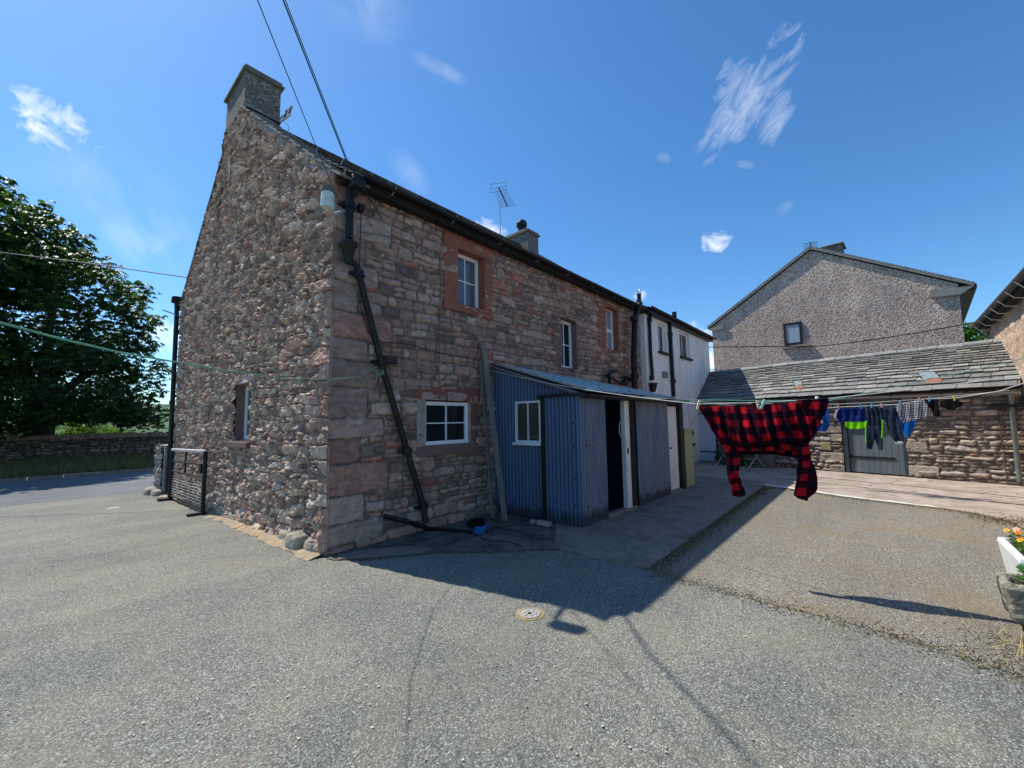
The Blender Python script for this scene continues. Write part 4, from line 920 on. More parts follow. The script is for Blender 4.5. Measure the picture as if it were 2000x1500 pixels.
m.prism([(ER[0], .11, ez-.10), (ER[0]-1.1, .11, ez+.02), (ER[0]-1.1, .11, ez-.28), (ER[0]-.35, .11, ez-.32)], (0, -.15, 0))
m.build('verge_board', M('weathered_concrete_verge', (.25, .24, .21), bump=.2), peb)
m = MB(FP); m.box(ER[0]-.4, ER[0]+.06, -8, .1, ez-.16, ez-.02); m.box(R2, ER[0]-.02, -8, 0, ez-.22, ez-.16); m.build('eaves', 'black', peb)
MAT['peb_pane'] = m_glass('bathroom_pane', (.30, .36, .42), .5)
Gp = rect_of([(1530, 632), (1566, 629), (1568, 671), (1533, 676)], FP)
window(peb, FP, Gp[0], Gp[1], Gp[2], Gp[3], .07, 1, 1, .09, mat=M('dark_brown_frame', (.018, .014, .014), rough=.5), depth=.07, glass=MAT['peb_pane'])
m = MB(FP); m.box(Gp[0]-.12, Gp[1]+.28, 0, .12, Gp[2]-.14, Gp[2]-.04, bev=.01); m.build('sill', 'concrete', peb)
m = MB(FP); m.box(am+.38, am+1.0, -1.3, -.5, az-.9, az-.02, bev=.01); c = m.build('chimney', 'cement', peb); m = MB(FP); m.box(am+.30, am+1.08, -1.37, -.43, az-.02, az+.06, bev=.02); m.build('cap', 'cement', c)
# ================================================================== ROUGHCAST COTTAGE AT RIGHT
sP = hitf(1957, 683, F_OUT, -1.75)[0]
dK = ray(1738, 812); dK[2] = 0; dK /= np.linalg.norm(dK)
FK = (O+U*sP-Nd*1.75, dK, np.cross(A(0, 0, 1), dK))      # along = away from camera, outward = towards the yard
e1 = hitf(1912, 628, FK, .25); e2 = hitf(2000, 535, FK, .25); c1 = hitf(1934, 660, FK)
print('pink', sP, e1, e2, c1)
pk = thing('roughcast_cottage', tuple(FK[0]), 'sunlit pink roughcast cottage wall cut off by the right edge', 'cottage')
ezp = (e1[1]+e2[1])/2; uf = c1[0]
pat_p = dict(seed=61, h=(.12, .3), w=(.2, .6), warp=.08, jit=.05, joint=.0, edge=.12, split=.2, pal=[(.52, .37, .26), (.48, .33, .25), (.56, .42, .30)], wts=[1, 1, 1], mortar=(.50, .36, .26))
wall('wall', FK, -11, uf, -.05, ezp-.02, .035, .03, 'rubble', pk, pat_p, rough=(.9, .5))
m = MB(FK); m.box(-11, uf-.03, -5, -.04, -.1, ezp-.1); m.build('end_wall', 'pink_render', pk)
m = MB(FK); m.prism([(0, .28, ezp-.02), (0, -2.6, ezp+1.9), (0, -5.3, ezp), (0, -5.3, ezp-.08), (0, -2.6, ezp+1.8), (0, .28, ezp-.10)], (uf+.1, 0, 0)); m.prism([(0, .28, ezp-.02), (0, -2.6, ezp+1.9), (0, -5.3, ezp), (0, -5.3, ezp-.08), (0, -2.6, ezp+1.8), (0, .28, ezp-.10)], (-11, 0, 0)); m.build('roof', 'felt', pk)
m = MB(); gutter(m, FK[0]+FK[1]*(uf+.25)+FK[2]*.26+A(0, 0, ezp+.0), FK[0]-FK[1]*11+FK[2]*.26+A(0, 0, ezp+.02), .075, 6); gp_ = m.build('gutter', M('cast_gutter', (.10, .085, .08), rough=.6, bump=.2), pk)
m = MB(FK); m.box(-11, uf+.1, .0, .2, ezp-.14, ezp-.08); m.build('soffit', 'near_black', pk)
for i in range(7): m = MB(FK); m.tube([(uf-.2-i*.9, .0, ezp-.24), (uf-.2-i*.9, .2, ezp-.2), (uf-.2-i*.9, .32, ezp-.05)], .012, n=5); m.build('bracket', 'galv', gp_)
m = MB(FK); m.tube([(uf-.1, .1, ezp-.1), (uf-.0, .05, ezp-.35)], .05, n=8); m.box(uf-.12, uf+.02, .0, .12, ezp-.6, ezp-.42, bev=.01); m.build('cable_bracket', 'gutter_grey', pk)

# ================================================================== FIELD WALL, STUB WALL, PLINTH STONES
fwl = thing('field_wall', (-1, 24, gz(24)), 'long drystone field wall in tree shade across the lane', 'wall')
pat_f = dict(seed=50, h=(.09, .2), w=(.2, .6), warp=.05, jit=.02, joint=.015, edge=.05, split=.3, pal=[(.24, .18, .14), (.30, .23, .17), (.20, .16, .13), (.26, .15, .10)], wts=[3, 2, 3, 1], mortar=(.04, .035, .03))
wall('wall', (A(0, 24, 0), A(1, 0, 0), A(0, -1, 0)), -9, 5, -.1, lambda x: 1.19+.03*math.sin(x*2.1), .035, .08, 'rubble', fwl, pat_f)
m = MB(); x = -9.; R_ = random.Random(8)
while x < 5: w_ = R_.uniform(.10, .22); k = R_.uniform(.7, 1.2); m.col = (.25*k, .2*k, .15*k); m.box(x, x+w_-.01, 23.92, 24.45, 1.1, 1.28+R_.uniform(0, .09), bev=.03); x += w_
m.build('coping', 'rubble', fwl, attr=True)
m = MB(); m.box(-9, 5, 24.03, 24.4, -.3, 1.15); m.build('core', 'near_black', fwl)
stb = thing('stub_wall', (-.2, 9.9, gz(9.9)), 'short rough stone wall joined to the far corner of the gable', 'wall')
FS = (A(-.22, 9.45, 0), A(0, 1, 0), A(-1, 0, 0)); pat_s = dict(pat_g, seed=77, h=(.08, .17), w=(.1, .3), quoin=None, mortar=(.16, .15, .14), joint=.008, pal=[(.34, .31, .29), (.28, .26, .25), (.38, .34, .31), (.30, .25, .22)], wts=[1, 1, 1, 1])
wall('wall', FS, 0, 1.0, -.35, lambda u: 1.16-.03*math.sin(u*9), .018, .05, 'gable', stb, pat_s)
m = MB(); m.box(-.21, .25, 9.32, 10.42, -.4, 1.12); m.build('core', 'mortar', stb)
def boulder(c, s, seed, name, mat, parent=None, flat=.6, label=None, cat=None, group=None, sq=.0):
    n, k = 34, 22; th = np.linspace(0, 2*PI, n, endpoint=False); ph = np.linspace(0, PI, k)
    T_, P_ = np.meshgrid(th, ph, indexing='ij'); X = np.cos(T_)*np.sin(P_); Y = np.sin(T_)*np.sin(P_); Z = np.cos(P_)
    r = .6+.6*fbm(X*1.6+seed, Y*1.6+Z*1.9, seed)+.3*fbm(X*4+seed, Y*4+Z*5, seed+2)+.12*fbm(X*11+seed, Y*11+Z*9, seed+4)
    if sq: mxx = np.maximum(np.maximum(abs(X), abs(Y)), abs(Z)); r = r*(1-sq)+sq/mxx
    V_ = np.stack([X*r*s[0], Y*r*s[1], Z*r*s[2]], -1)+np.array(c)
    I = np.arange(n*k).reshape(n, k); I = np.vstack([I, I[:1]]); q = np.stack([I[:-1, :-1], I[:-1, 1:], I[1:, 1:], I[1:, :-1]], -1).reshape(-1, 4)
    o = np_mesh(name, V_, q[:, ::-1], mat, parent, origin=None if parent is not None else tuple(c))
    if label: tag(o, label, cat, group)
    return o
MAT['boulder'] = M('plinth_stone', (.33, .30, .25), rough=.95, var=.4, scale=10, bump=.6, bscale=22, dirt=(.36, .30, .18), dirt_scale=6, dirt_amt=.6)
spots = [(.32, -.06, .14, .15, .15), (.70, -.10, .2, .2, .20), (1.22, -.05, .13, .18, .13), (1.9, -.03, .10, .16, .09), (2.9, -.02, .1, .2, .08), (3.7, -.05, .12, .26, .11), (4.45, -.06, .12, .2, .12), (9.55, -.32, .16, .28, .14), (9.95, -.38, .2, .25, .17), (10.35, -.32, .16, .2, .16)]
words = ['large pale plinth stone nearest the house corner', 'cracked pale boulder second from the house corner', 'third stone from the corner along the gable foot', 'small low stone in the gable foot below the rough masonry', 'stone at the gable foot below the small window', 'long rounded stone at the gable foot right of the gate', 'rounded stone just beside the end of the gate', 'boulder under the stub wall nearest the gate', 'middle boulder of three under the stub wall', 'outermost boulder under the stub wall by the lane']
for i, ((y, x, sx, sy, sz), wd) in enumerate(zip(spots, words)):
    boulder((x+.03, y, gz(y)+.02), (sx*.75, sy, sz*.9), 3+i, 'boulder', MAT['boulder'], label=wd, cat='stone', group='rough stones along the wall foot', sq=.5)

# ================================================================== GATE
gt_ = thing('field_gate', (-.28, 8.05, gz(8)), 'black tubular steel gate folded open against the gable wall', 'gate')
y0, y1 = 8.02, 4.86; zb0, zb1 = gz(8), gz(4.9)
def gp3(y, h): return (-.27, y, gz(y)+h)
for (y, nm) in ((y0, 'hinge_post'), (y1, 'end_post')):
    m = MB(); m.tube([gp3(y, .03 if nm[0] == 'e' else 0), gp3(y, 1.24)], .045 if nm[0] == 'h' else .038, n=10); o = m.build(nm, 'black', gt_, smooth=True)
m = MB(); m.tube([gp3(y0, 1.24), gp3(y1, 1.24)], .035, n=10); m.build('top_rail', 'alu', gt_, smooth=True)
for h in (.97, .72, .12): m = MB(); m.tube([gp3(y0, h), gp3(y1, h)], .021, n=8); m.build('rail', 'black', gt_)
for i in range(8): m = MB(); h = .18+i*.06; m.tube([gp3(y0, h), gp3(y1, h)], .0045, n=5); m.build('mesh_wire', 'galv', gt_)
m = MB(); m.tube([gp3((y0+y1)/2+.1, .72), gp3((y0+y1)/2+.1, 1.24)], .02, n=8); m.build('brace', 'black', gt_)
m = MB(); m.box(-.33, -.22, y1+.05, y1+.2, zb1+.80, zb1+1.0, bev=.01); m.build('latch', 'black', gt_)
m = MB(); m.box(-.52, -.2, y1-.06, y1+.06, zb1, zb1+.05, bev=.01); m.box(-.5, -.2, y0-.1, y0+.15, zb0, zb0+.06, bev=.02); m.build('foot', 'black', gt_)

# ================================================================== YARD LAMP
lp = at(640, 385, 'y', -.38); lamp = thing('wall_lantern', tuple(lp), 'white cylindrical outdoor lamp on an arm at the top of the house corner', 'lamp')
m = MB(); m.lathe(tuple(lp-A(0, 0, .10)), [(.072, -.04), (.082, 0), (.074, .15), (.065, .155)], 16); m.build('shade', M('opal_plastic', (.62, .74, .70), rough=.4, bump=0, dirt=(.25, .27, .12), dirt_scale=14, dirt_amt=.5), lamp, smooth=True)
m = MB(); m.lathe(tuple(lp+A(0, 0, .055)), [(.070, 0), (.082, .01), (.079, .07), (.045, .085)], 16); m.build('cap', 'cement', lamp, smooth=True)
m = MB(); m.tube([lp+A(.02, .0, -.13), lp+A(.10, .05, -.17), at(674, 411, 'y', -.06)], .022, n=8); m.build('arm', 'alu', lamp, smooth=True)

# ================================================================== TV AERIALS, CHIMNEY FLOODLIGHT
mb_ = at(977, 455, 'y', RY); mt_ = at(979, 392, 'y', RY); ae = thing('tv_aerial', (mb_[0], RY, RZ+.1), 'thin television aerial on a mast above the cottage ridge', 'aerial')
m = MB(); m.tube([(mb_[0], RY, RR), (mb_[0], RY, mt_[2])], .022, n=8); m.build('mast', 'galv', ae)
b0 = at(974, 366, 'y', RY-.3); b1 = at(991, 403, 'y', RY+.0); b1 = at(991, 403, 'x', mb_[0]+.75)
b0 = at(974, 366, 'x', mb_[0]-.45); m = MB(); m.tube([b0, b1], .022, n=6); bm_ = m.build('boom', 'cable', ae)
dv = b1-b0; sd = np.cross(dv, A(0, 0, 1)); sd /= np.linalg.norm(sd)
for i in range(12):
    p = b0+dv*(.12+.085*i*.95); m = MB(); m.tube([p-sd*(.22+.012*i), p+sd*(.22+.012*i)], .008, n=4); m.build('rod', 'cable_grey', ae)
m = MB()
for k in (-.16, 0, .16): m.tube([b0-sd*.28+A(0, 0, k), b0+sd*.28+A(0, 0, k)], .008, n=4)
m.tube([b0-sd*.28+A(0, 0, -.2), b0-sd*.28+A(0, 0, .2)], .007, n=4); m.tube([b0+sd*.28+A(0, 0, -.2), b0+sd*.28+A(0, 0, .2)], .007, n=4); m.build('reflector', 'cable_grey', ae)
p = FP[0]+FPd*(am-.05)-FPn*.4+A(0, 0, az); ae2 = thing('tv_aerial', tuple(p), 'small television aerial on the ridge of the pebbledashed house', 'aerial')
m = MB(); m.tube([p-A(0, 0, .2), p+A(0, 0, .38)], .02, n=6); m.build('mast', 'cable', ae2)
m = MB()
for k, z in enumerate((.12, .2, .28, .34)): m.tube([p+A(0, -.26, z-.02), p+A(0, .26, z+.03)], .010, n=4)
m.build('rods', 'cable', ae2)
q = at(556, 226, 'x', .78); fl = thing('antenna_panel', tuple(q), 'small white aerial box fixed to the side of the gable chimney', 'aerial')
qa, qb = at(546, 233, 'x', .74), at(570, 214, 'x', .86)
m = MB(); m.tube([qa, qa+(qb-qa)*.95], .022, n=6); m.tube([qa+A(.0, -.06, .05)+(qb-qa)*.4, qb+A(0, -.06, .05)], .024, n=6); m.tube([qa+A(0, .04, -.09)+(qb-qa)*.3, qb+A(0, .04, -.09)], .024, n=6); m.build('elements', 'upvc', fl)
m = MB(); mid_ = (qa+qb)/2; m.tube([mid_+A(0, -.1, .07), mid_+A(0, .08, -.10)], .018, n=6); m.tube([qb+A(0, -.1, .07)-(qb-qa)*.15, qb+A(0, .08, -.10)-(qb-qa)*.15], .018, n=6); m.build('cross_bar', 'cable_grey', fl)
m = MB(); m.tube([qa+A(0, 0, 0)]+[qa+A(.1+.11*math.sin(t), 0, -.12-.11*math.cos(t)*1.0) for t in np.linspace(PI*.9, -PI*.9, 12)], .006, n=4); m.build('cable_loop', 'cable', fl)

# ================================================================== CABLES
def cable(name, pts, r, mat, label, cat, group=None, n=6):
    m = MB(); m.tube(pts, r, n=n); o = m.build(name, mat, origin=tuple(np.array(pts[0], float))); tag(o, label, cat, group); return o
def ext_line(p0, p1, k, s=.0, n=16):   # continue a straight line from p0 through p1
    p0 = np.array(p0, float); p1 = np.array(p1, float); return sag(p0, p0+(p1-p0)*k, s, n)
LM0 = A(*RP(745, 430, -.10)); LMt = at(553, 0, 'y', -1.763); gcs = 'overhead cables running to the cottage'
cable('overhead_cable', [RP(748, 432, -.09)]+[at(675, 310, 'y', -.81)*1.0]+ext_line(at(675, 310, 'y', -.81), at(553, 0, 'y', -1.763), 14, .0)[1:], .0065, 'cable', 'thicker black overhead cable that crosses the gutter corner from the top of the sky', 'cable', gcs)
cable('overhead_cable', [RP(738, 415, -.09)]+[at(677, 309, 'y', -.80)]+ext_line(at(677, 309, 'y', -.80), at(557, 0, 'y', -1.74), 14, .0)[1:], .0045, 'cable', 'thin twin cable running tight beside the thicker overhead cable', 'cable', gcs)
cable('overhead_cable', ext_line(RP(674, 421, -.06), at(615, 280, 'y', -.62), 2.2)[:0]+[RP(674, 421, -.06)]+ext_line(at(615, 280, 'y', -.60), at(503, 0, 'y', -1.72), 14, .0), .0045, 'cable', 'lone thin overhead cable left of the pair ending under the eaves corner', 'cable', gcs)
cable('overhead_cable', [at(365, 542, 'x', -.06), at(180, 515, 'y', 10.5), at(0, 493, 'y', 12.5)]+[at(0, 493, 'y', 12.5)+(at(0, 493, 'y', 12.5)-at(180, 515, 'y', 10.5))*k+A(0, 0, .12*k*k) for k in (1, 3, 7)], .014, 'cable_grey', 'dark cable running from the gable verge across the tree top', 'cable', gcs)
p0 = at(1373, 678, 'x', 16.4); p1 = at(1600, 676, 'x', 17.0); p2 = at(1906, 629, 'x', 15.2)
cable('overhead_cable', sag(p0, p1, 0, 3)[:-1]+[p1+(p2-p1)*t-A(0, 0, .25*t*(1-t)) for t in np.linspace(0, 1, 8)], .018, 'cable', 'black cable drooping in front of the pebbledashed gable', 'cable', gcs)
cable('overhead_cable', [at(1373, 720, 'x', 16.4), at(1396, 722, 'x', 19), at(1420, 716, 'x', 24)], .015, 'cable_grey', 'short faint cable in the gap between white wing and pebbledashed gable', 'cable', gcs)
m = [(-.06, 9.2, 4.7), (-.14, 9.1, 4.73), (-.45, 9.25, 4.85)]
cable('cable_bracket', m, .015, 'cable_grey', 'little arm bracket sticking out below the gable eaves', 'bracket')
# wires on the yard wall
def wpath(pts, y=-.055): return [RP(x, yy, y) for x, yy in pts]
cable('wall_wire', wpath([(706, 408), (704, 450), (702, 520), (704, 600), (720, 650), (745, 668), (800, 672), (860, 690), (940, 705)]), .006, 'cable', 'black wire dropping beside the downpipe and crossing the wall above the low window', 'wire', 'wires clipped to the cottage wall')
cable('wall_wire', wpath([(700, 452), (760, 462), (820, 480), (858, 500), (861, 560), (860, 600), (858, 700), (858, 745)]), .005, 'cable_grey', 'grey wire running past the left edge of the red window surround', 'wire', 'wires clipped to the cottage wall')
cable('wall_wire', wpath([(738, 370), (733, 395), (727, 420), (718, 428), (708, 412)], -.09), .006, 'cable', 'loose loop of wire hanging under the gutter corner', 'wire', 'wires clipped to the cottage wall')
cable('wall_wire', [(-.07, y, 4.55+.12*math.sin(y*.9)-.02*(9-y)) for y in np.linspace(9.1, 7.0, 8)], .006, 'cable', 'thin wire looping across the far upper corner of the gable', 'wire', 'wires clipped to the cottage wall')
# green rope from downpipe across the gable
rp = [A(.50, -.2, 2.42), A(.2, -.5, 2.30), A(-.17-.4, -.3-1.1, 2.1), A(-1.87, -2.84, 1.93), A(-2.31, -3.26, 1.925), A(-2.60, -3.5, 1.95), A(-3.4, -4.3, 2.05), A(-5, -5.9, 2.4)]
rp = [RP(738, 715, -.2)]+[at(x, y, 'y', yy) for x, y, yy in ((700, 736, -.42), (645, 741, -.83), (560, 739, -1.62), (450, 725, -2.55), (350, 708, -3.02), (240, 690, -3.30), (120, 662, -3.45), (0, 630, -3.55))]
rp = rp+[rp[-1]+A(-.5, -.45, .06)*k for k in (1, 3, 7)]
cable('green_rope', rp, .0034, 'green_cord', 'green rope stretched from the downpipe across the gable to the left edge', 'rope')
m = MB(); R_ = random.Random(3); c = A(*RP(741, 722, -.20))
for k in range(2): m.tube([c+A(.06*math.cos(t+k)+R_.uniform(-.01, .01), -.02, .03*k-.08+.05*math.sin(t*1.3+k)) for t in np.linspace(0, 2*PI, 10)], .004, n=4)
tag(m.build('rope_knot', 'green_cord'), 'tangle of green rope tied around the diagonal downpipe', 'rope')

# ================================================================== WASHING
SD = A(.24, -.97, 0); SD /= np.linalg.norm(SD); SO = A(2.19, -3.86, 0)
F_SH = (SO, SD, A(-SD[1]*-1, SD[0]*-1, 0)); F_SH = (SO, SD, np.cross(A(0, 0, 1), SD)*-1)
if F_SH[2]@(CAM-SO) < 0: F_SH = (SO, SD, -F_SH[2])
def cloth_rows(rows, fr, nu=28, nv=8, amp=.02, freq=9, seed=0, off=.0, drop=None, bil=0):
    """rows: list of (left px, right px) down the cloth; returns grid verts + uv"""
    pts = [(hitf(*l, fr), hitf(*r, fr)) for l, r in rows]; L = [np.array(p[0]) for p in pts]; R = [np.array(p[1]) for p in pts]
    def cr(P, t):
        t = t*(len(P)-1); i = min(int(t), len(P)-2); f = t-i; p0 = P[max(i-1, 0)]; p1 = P[i]; p2 = P[i+1]; p3 = P[min(i+2, len(P)-1)]
        return .5*((2*p1)+(p2-p0)*f+(2*p0-5*p1+4*p2-p3)*f*f+(3*p1-p0-3*p2+p3)*f**3)
    n = nv*(len(rows)-1); V_ = []; UV = []
    O_, U_, N_ = fr
    for j in range(n+1):
        t = j/n; l = cr(L, t); r = cr(R, t)
        for i in range(nu+1):
            s = i/nu; p = l+(r-l)*s
            if drop: p = p+np.array([0, drop(s, t)])
            w_ = amp*(math.sin(freq*p[0]*6.28/1.2+seed+1.7*math.sin(p[1]*5+seed))*.5+(float(fbm(np.array([p[0]*6]), np.array([p[1]*4]), seed)[0])-.5)*1.6)*(.35+.65*min(1, t*2.2))+bil*math.sin(PI*s)**.7*(.15+.85*math.sin(PI*min(1, t*.8)))
            V_.append(O_+U_*p[0]+N_*(w_+off)+A(0, 0, p[1])); UV.append((p[0]+.045*math.sin(p[1]*6+seed)+.05*float(fbm(np.array([p[0]*4]), np.array([p[1]*4]), seed+3)[0]), p[1]+.05*float(fbm(np.array([p[0]*5]), np.array([p[1]*3]), seed+6)[0])+.02*math.sin(p[0]*7+seed)))
    I = np.arange((n+1)*(nu+1)).reshape(n+1, nu+1); q = np.stack([I[:-1, :-1], I[:-1, 1:], I[1:, 1:], I[1:, :-1]], -1).reshape(-1, 4)
    return np.array(V_), q, np.array(UV)
def cloth(name, rows, fr, mat, parent=None, thick=.006, label=None, cat=None, group=None, **k):
    V_, q, uv = cloth_rows(rows, fr, **k)
    rot = k.pop('rot', None)
    o = np_mesh(name, V_, q, MAT[mat], parent, uv=uv, origin=None if parent is not None else tuple(V_[0]))
    s = o.modifiers.new('thickness', 'SOLIDIFY'); s.thickness = thick; s.offset = 0
    if label: tag(o, label, cat, group)
    return o
st = SO+SD*.5+A(0, 0, 1.79)
shirt = thing('checked_shirt', tuple(st), 'red and black checked fleece shirt hanging upside down on the near line', 'shirt')
body = [((1362, 791), (1612, 780)), ((1376, 815), (1611, 806)), ((1390, 838), (1598, 834)), ((1403, 860), (1586, 855)), ((1420, 880), (1572, 878)), ((1436, 891), (1566, 897))]
cloth('body', body, F_SH, 'plaid', shirt, thick=.012, nu=70, nv=9, amp=.06, bil=-.07, seed=1, drop=lambda s, t: -.012*math.sin(PI*s)*(1-t)+(.035*math.sin(PI*s) if t > .8 else 0)*(t-.8)*5-(1-t)**3*.03*abs(math.sin(PI*s*2))-.015*(1-t)*math.sin(s*23))
cloth('body', [((1366, 795), (1609, 785)), ((1380, 817), (1606, 808)), ((1394, 840), (1594, 836)), ((1408, 862), (1582, 857)), ((1424, 880), (1568, 878))], F_SH, 'plaid', shirt, thick=.01, nu=60, nv=9, amp=.05, freq=14, bil=.09, seed=4)
cloth('body', [((1555, 782), (1616, 778)), ((1568, 800), (1617, 790)), ((1578, 820), (1608, 812))], F_SH, 'plaid', shirt, thick=.02, nu=16, nv=6, amp=.02, seed=5, off=.03)
cloth('sleeve', [((1414, 866), (1447, 884)), ((1421, 895), (1444, 900)), ((1423, 918), (1440, 925)), ((1427, 940), (1447, 944)), ((1432, 960), (1452, 962)), ((1436, 969), (1452, 968))], F_SH, 'plaid', shirt, thick=.05, nu=14, nv=6, amp=.022, freq=22, seed=2, off=.035)
cloth('sleeve', [((1552, 868), (1578, 862)), ((1558, 897), (1582, 893)), ((1557, 920), (1590, 920)), ((1556, 940), (1596, 944)), ((1551, 958), (1587, 962)), ((1552, 968), (1573, 977))], F_SH, 'plaid', shirt, thick=.045, nu=14, nv=6, amp=.018, freq=14, seed=3, off=.035)
def fold(rows, **k): cloth('fold', rows, F_SH, 'plaid', shirt, **k)
# further line with small clothes
L0 = A(9.86, -2.6, 0); LD = A(9.11-9.78, -3.0, 0); LD /= np.linalg.norm(LD); FL = (L0, LD, np.cross(LD, A(0, 0, 1)))
if FL[2]@(CAM-L0) < 0: FL = (L0, LD, -FL[2])
MAT['c_blue'] = m_cloth('royal_blue_cloth', (.02, .09, .36), trans=.35); MAT['c_navy'] = m_cloth('navy_cloth', (.006, .02, .12), trans=.15)
MAT['c_lime'] = m_cloth('lime_cloth', (.30, .72, .01), trans=.5, var=.08); MAT['c_denim'] = m_cloth('dark_denim', (.018, .028, .05), var=.4, trans=.05); MAT['c_sky'] = m_cloth('bright_blue_cloth', (.01, .17, .55), trans=.5, var=.1)
MAT['c_black'] = m_cloth('black_cloth', (.006, .006, .008)); MAT['c_grey'] = m_cloth('grey_cloth', (.42, .45, .52), trans=.3)
gw = 'washing on the far line'
t_ = thing('football_shorts', tuple(at(1592, 820, 'x', 9.7)), 'royal blue garment with a pale panel hanging half behind the checked shirt', 'clothing', gw)
cloth('body', [((1588, 799), (1618, 797)), ((1584, 815), (1620, 815)), ((1580, 832), (1619, 833)), ((1582, 842), (1612, 843))], FL, 'c_blue', t_, amp=.03, seed=3, nu=16, nv=4)
cloth('panel', [((1590, 806), (1606, 812)), ((1585, 822), (1610, 828))], FL, 'c_grey', t_, amp=.02, seed=3, nu=8, nv=5, off=.04)
t_ = thing('shorts', tuple(at(1660, 810, 'x', 9.6)), 'navy blue shorts pegged by the hem above the lime top', 'shorts', gw)
cloth('body', [((1638, 797), (1688, 796)), ((1636, 808), (1690, 806)), ((1631, 822), (1690, 821)), ((1640, 824), (1688, 824))], FL, 'c_navy', t_, amp=.035, seed=8, nu=22, nv=4)
cloth('stripe', [((1634, 800), (1638, 800)), ((1630, 814), (1634, 815)), ((1636, 821), (1640, 822))], FL, 'c_grey', t_, amp=.01, nu=4, nv=4, off=.03)
FL2 = (FL[0]+A(.25, 0, 0), FL[1], FL[2])
cloth('lime_top', [((1652, 823), (1693, 822)), ((1651, 829), (1694, 828)), ((1652, 834), (1692, 833)), ((1660, 838), (1682, 838))], FL2, 'c_lime', amp=.03, seed=9, nu=16, nv=3, label='fluorescent lime green garment hanging below the navy shorts', cat='clothing', group=gw)
jn = thing('jeans', tuple(at(1715, 830, 'x', 9.5)), 'dark blue jeans hanging straight down by the waist', 'jeans', gw)
cloth('body', [((1694, 794), (1728, 795)), ((1695, 812), (1726, 812)), ((1694, 828), (1725, 828))], FL, 'c_denim', jn, amp=.05, seed=4, nu=18, nv=5, freq=16)
cloth('leg', [((1693, 824), (1710, 826)), ((1692, 850), (1709, 852)), ((1693, 876), (1701, 878))], FL, 'c_denim', jn, amp=.03, seed=5, nu=8, nv=7, thick=.03)
cloth('leg', [((1708, 826), (1724, 828)), ((1708, 852), (1724, 850)), ((1716, 878), (1725, 878))], FL, 'c_denim', jn, amp=.03, seed=6, nu=8, nv=7, thick=.03)
cloth('piping', [((1691, 826), (1694, 826)), ((1691, 850), (1693, 850)), ((1692, 868), (1694, 868))], FL, 'c_lime', jn, amp=.005, nu=2, nv=4, off=.05)
cloth('piping', [((1724, 820), (1726, 820)), ((1723, 840), (1726, 840)), ((1722, 856), (1725, 856))], FL, 'c_lime', jn, amp=.005, nu=2, nv=4, off=.05)
jn2 = thing('jeans', tuple(at(1750, 830, 'x', 9.5)), 'second pair of dark jeans blown sideways with a pale hem', 'jeans', gw)
cloth('leg', [((1727, 801), (1750, 794)), ((1730, 825), (1755, 818)), ((1738, 845), (1762, 842)), ((1748, 862), (1766, 862))], FL, 'c_denim', jn2, amp=.04, seed=7, nu=12, nv=6, thick=.03)
cloth('hem', [((1748, 862), (1766, 862)), ((1750, 868), (1762, 870))], FL, 'c_grey', jn2, amp=.01, nu=6, nv=2, thick=.03)
cloth('blue_vest', [((1747, 798), (1760, 793)), ((1750, 815), (1768, 812)), ((1758, 832), (1790, 815)), ((1764, 846), (1786, 832)), ((1768, 856), (1776, 850))], FL2, 'c_sky', amp=.03, seed=2, nu=12, nv=4, label='bright blue top hanging behind the checked tea towel', cat='top', group=gw)
cloth('tea_towel', [((1749, 790), (1805, 781)), ((1752, 800), (1812, 790)), ((1758, 812), (1818, 802)), ((1765, 827), (1818, 812))], FL, 'teatowel', amp=.03, seed=6, nu=24, nv=5, off=.05, label='grey and white small check tea towel', cat='tea towel', group=gw)
cloth('sock', [((1806, 780), (1830, 779)), ((1801, 792), (1832, 786)), ((1818, 797), (1834, 796)), ((1824, 812), (1836, 813))], FL, 'c_black', amp=.03, seed=7, nu=8, nv=4, thick=.03, off=.03, label='bunched black garment next to the tea towel', cat='clothing', group=gw)
cloth('sock', [((1836, 784), (1862, 777)), ((1838, 793), (1872, 783)), ((1850, 799), (1881, 787)), ((1862, 801), (1878, 792))], FL, 'c_black', amp=.03, seed=9, nu=8, nv=4, thick=.03, label='rightmost black garment lifted by the wind', cat='clothing', group=gw)
# lines
gl = 'washing lines across the yard'
lz = lambda q, fr: fr[0]+fr[1]*hitf(*q, fr)[0]+A(0, 0, hitf(*q, fr)[1])
pA = lz((1362, 789), F_SH); pB = lz((1612, 779), F_SH)
cable('washing_line', sag(RP(955, 722, -.06), pA, .06, 12)+sag(pA, pB, .01, 6)[1:]+sag(pB, pB+(SD*1.0)*3+A(.5, -.4, .45), .03)[1:], .004, 'white_cord', 'thin pale washing line carrying the checked shirt', 'washing line', gl)
e1_ = at(1308, 781, 'y', -2.0)
q1 = at(1617, 783, 'x', 6.2); q2 = at(2000, 698, 'x', 7.2)
cable('washing_line', sag(e1_, q1, .0, 8)[:-1]+sag(q1, q2+(q2-q1)*.3, .02, 10), .006, 'green_cord', 'greenish line from the shed roof corner rising to the right edge', 'washing line', gl)
q3 = at(1480, 797, 'x', 8.6); q4 = at(1970, 762, 'x', 11.9)
cable('washing_line', sag(at(1312, 782, 'y', -2.0), at(1640, 789, 'x', 8.8), .03, 8)[:-1]+sag(at(1640, 789, 'x', 8.8), q4, .04, 10), .006, 'white_cord', 'white line from the shed corner ending at the outbuilding gutter', 'washing line', gl)
lq = [(1606, 798), (1640, 795), (1690, 793), (1750, 790), (1810, 780), (1870, 777), (1950, 764)]
lp_ = [lz(q, FL) for q in lq]
cable('washing_line', [at(1335, 785, 'y', -1.9)]+[at(1480, 795, 'x', 9.2)]+lp_+[lz((2010, 745), FL)], .006, 'white_cord', 'far line holding the row of small washing', 'washing line', gl)
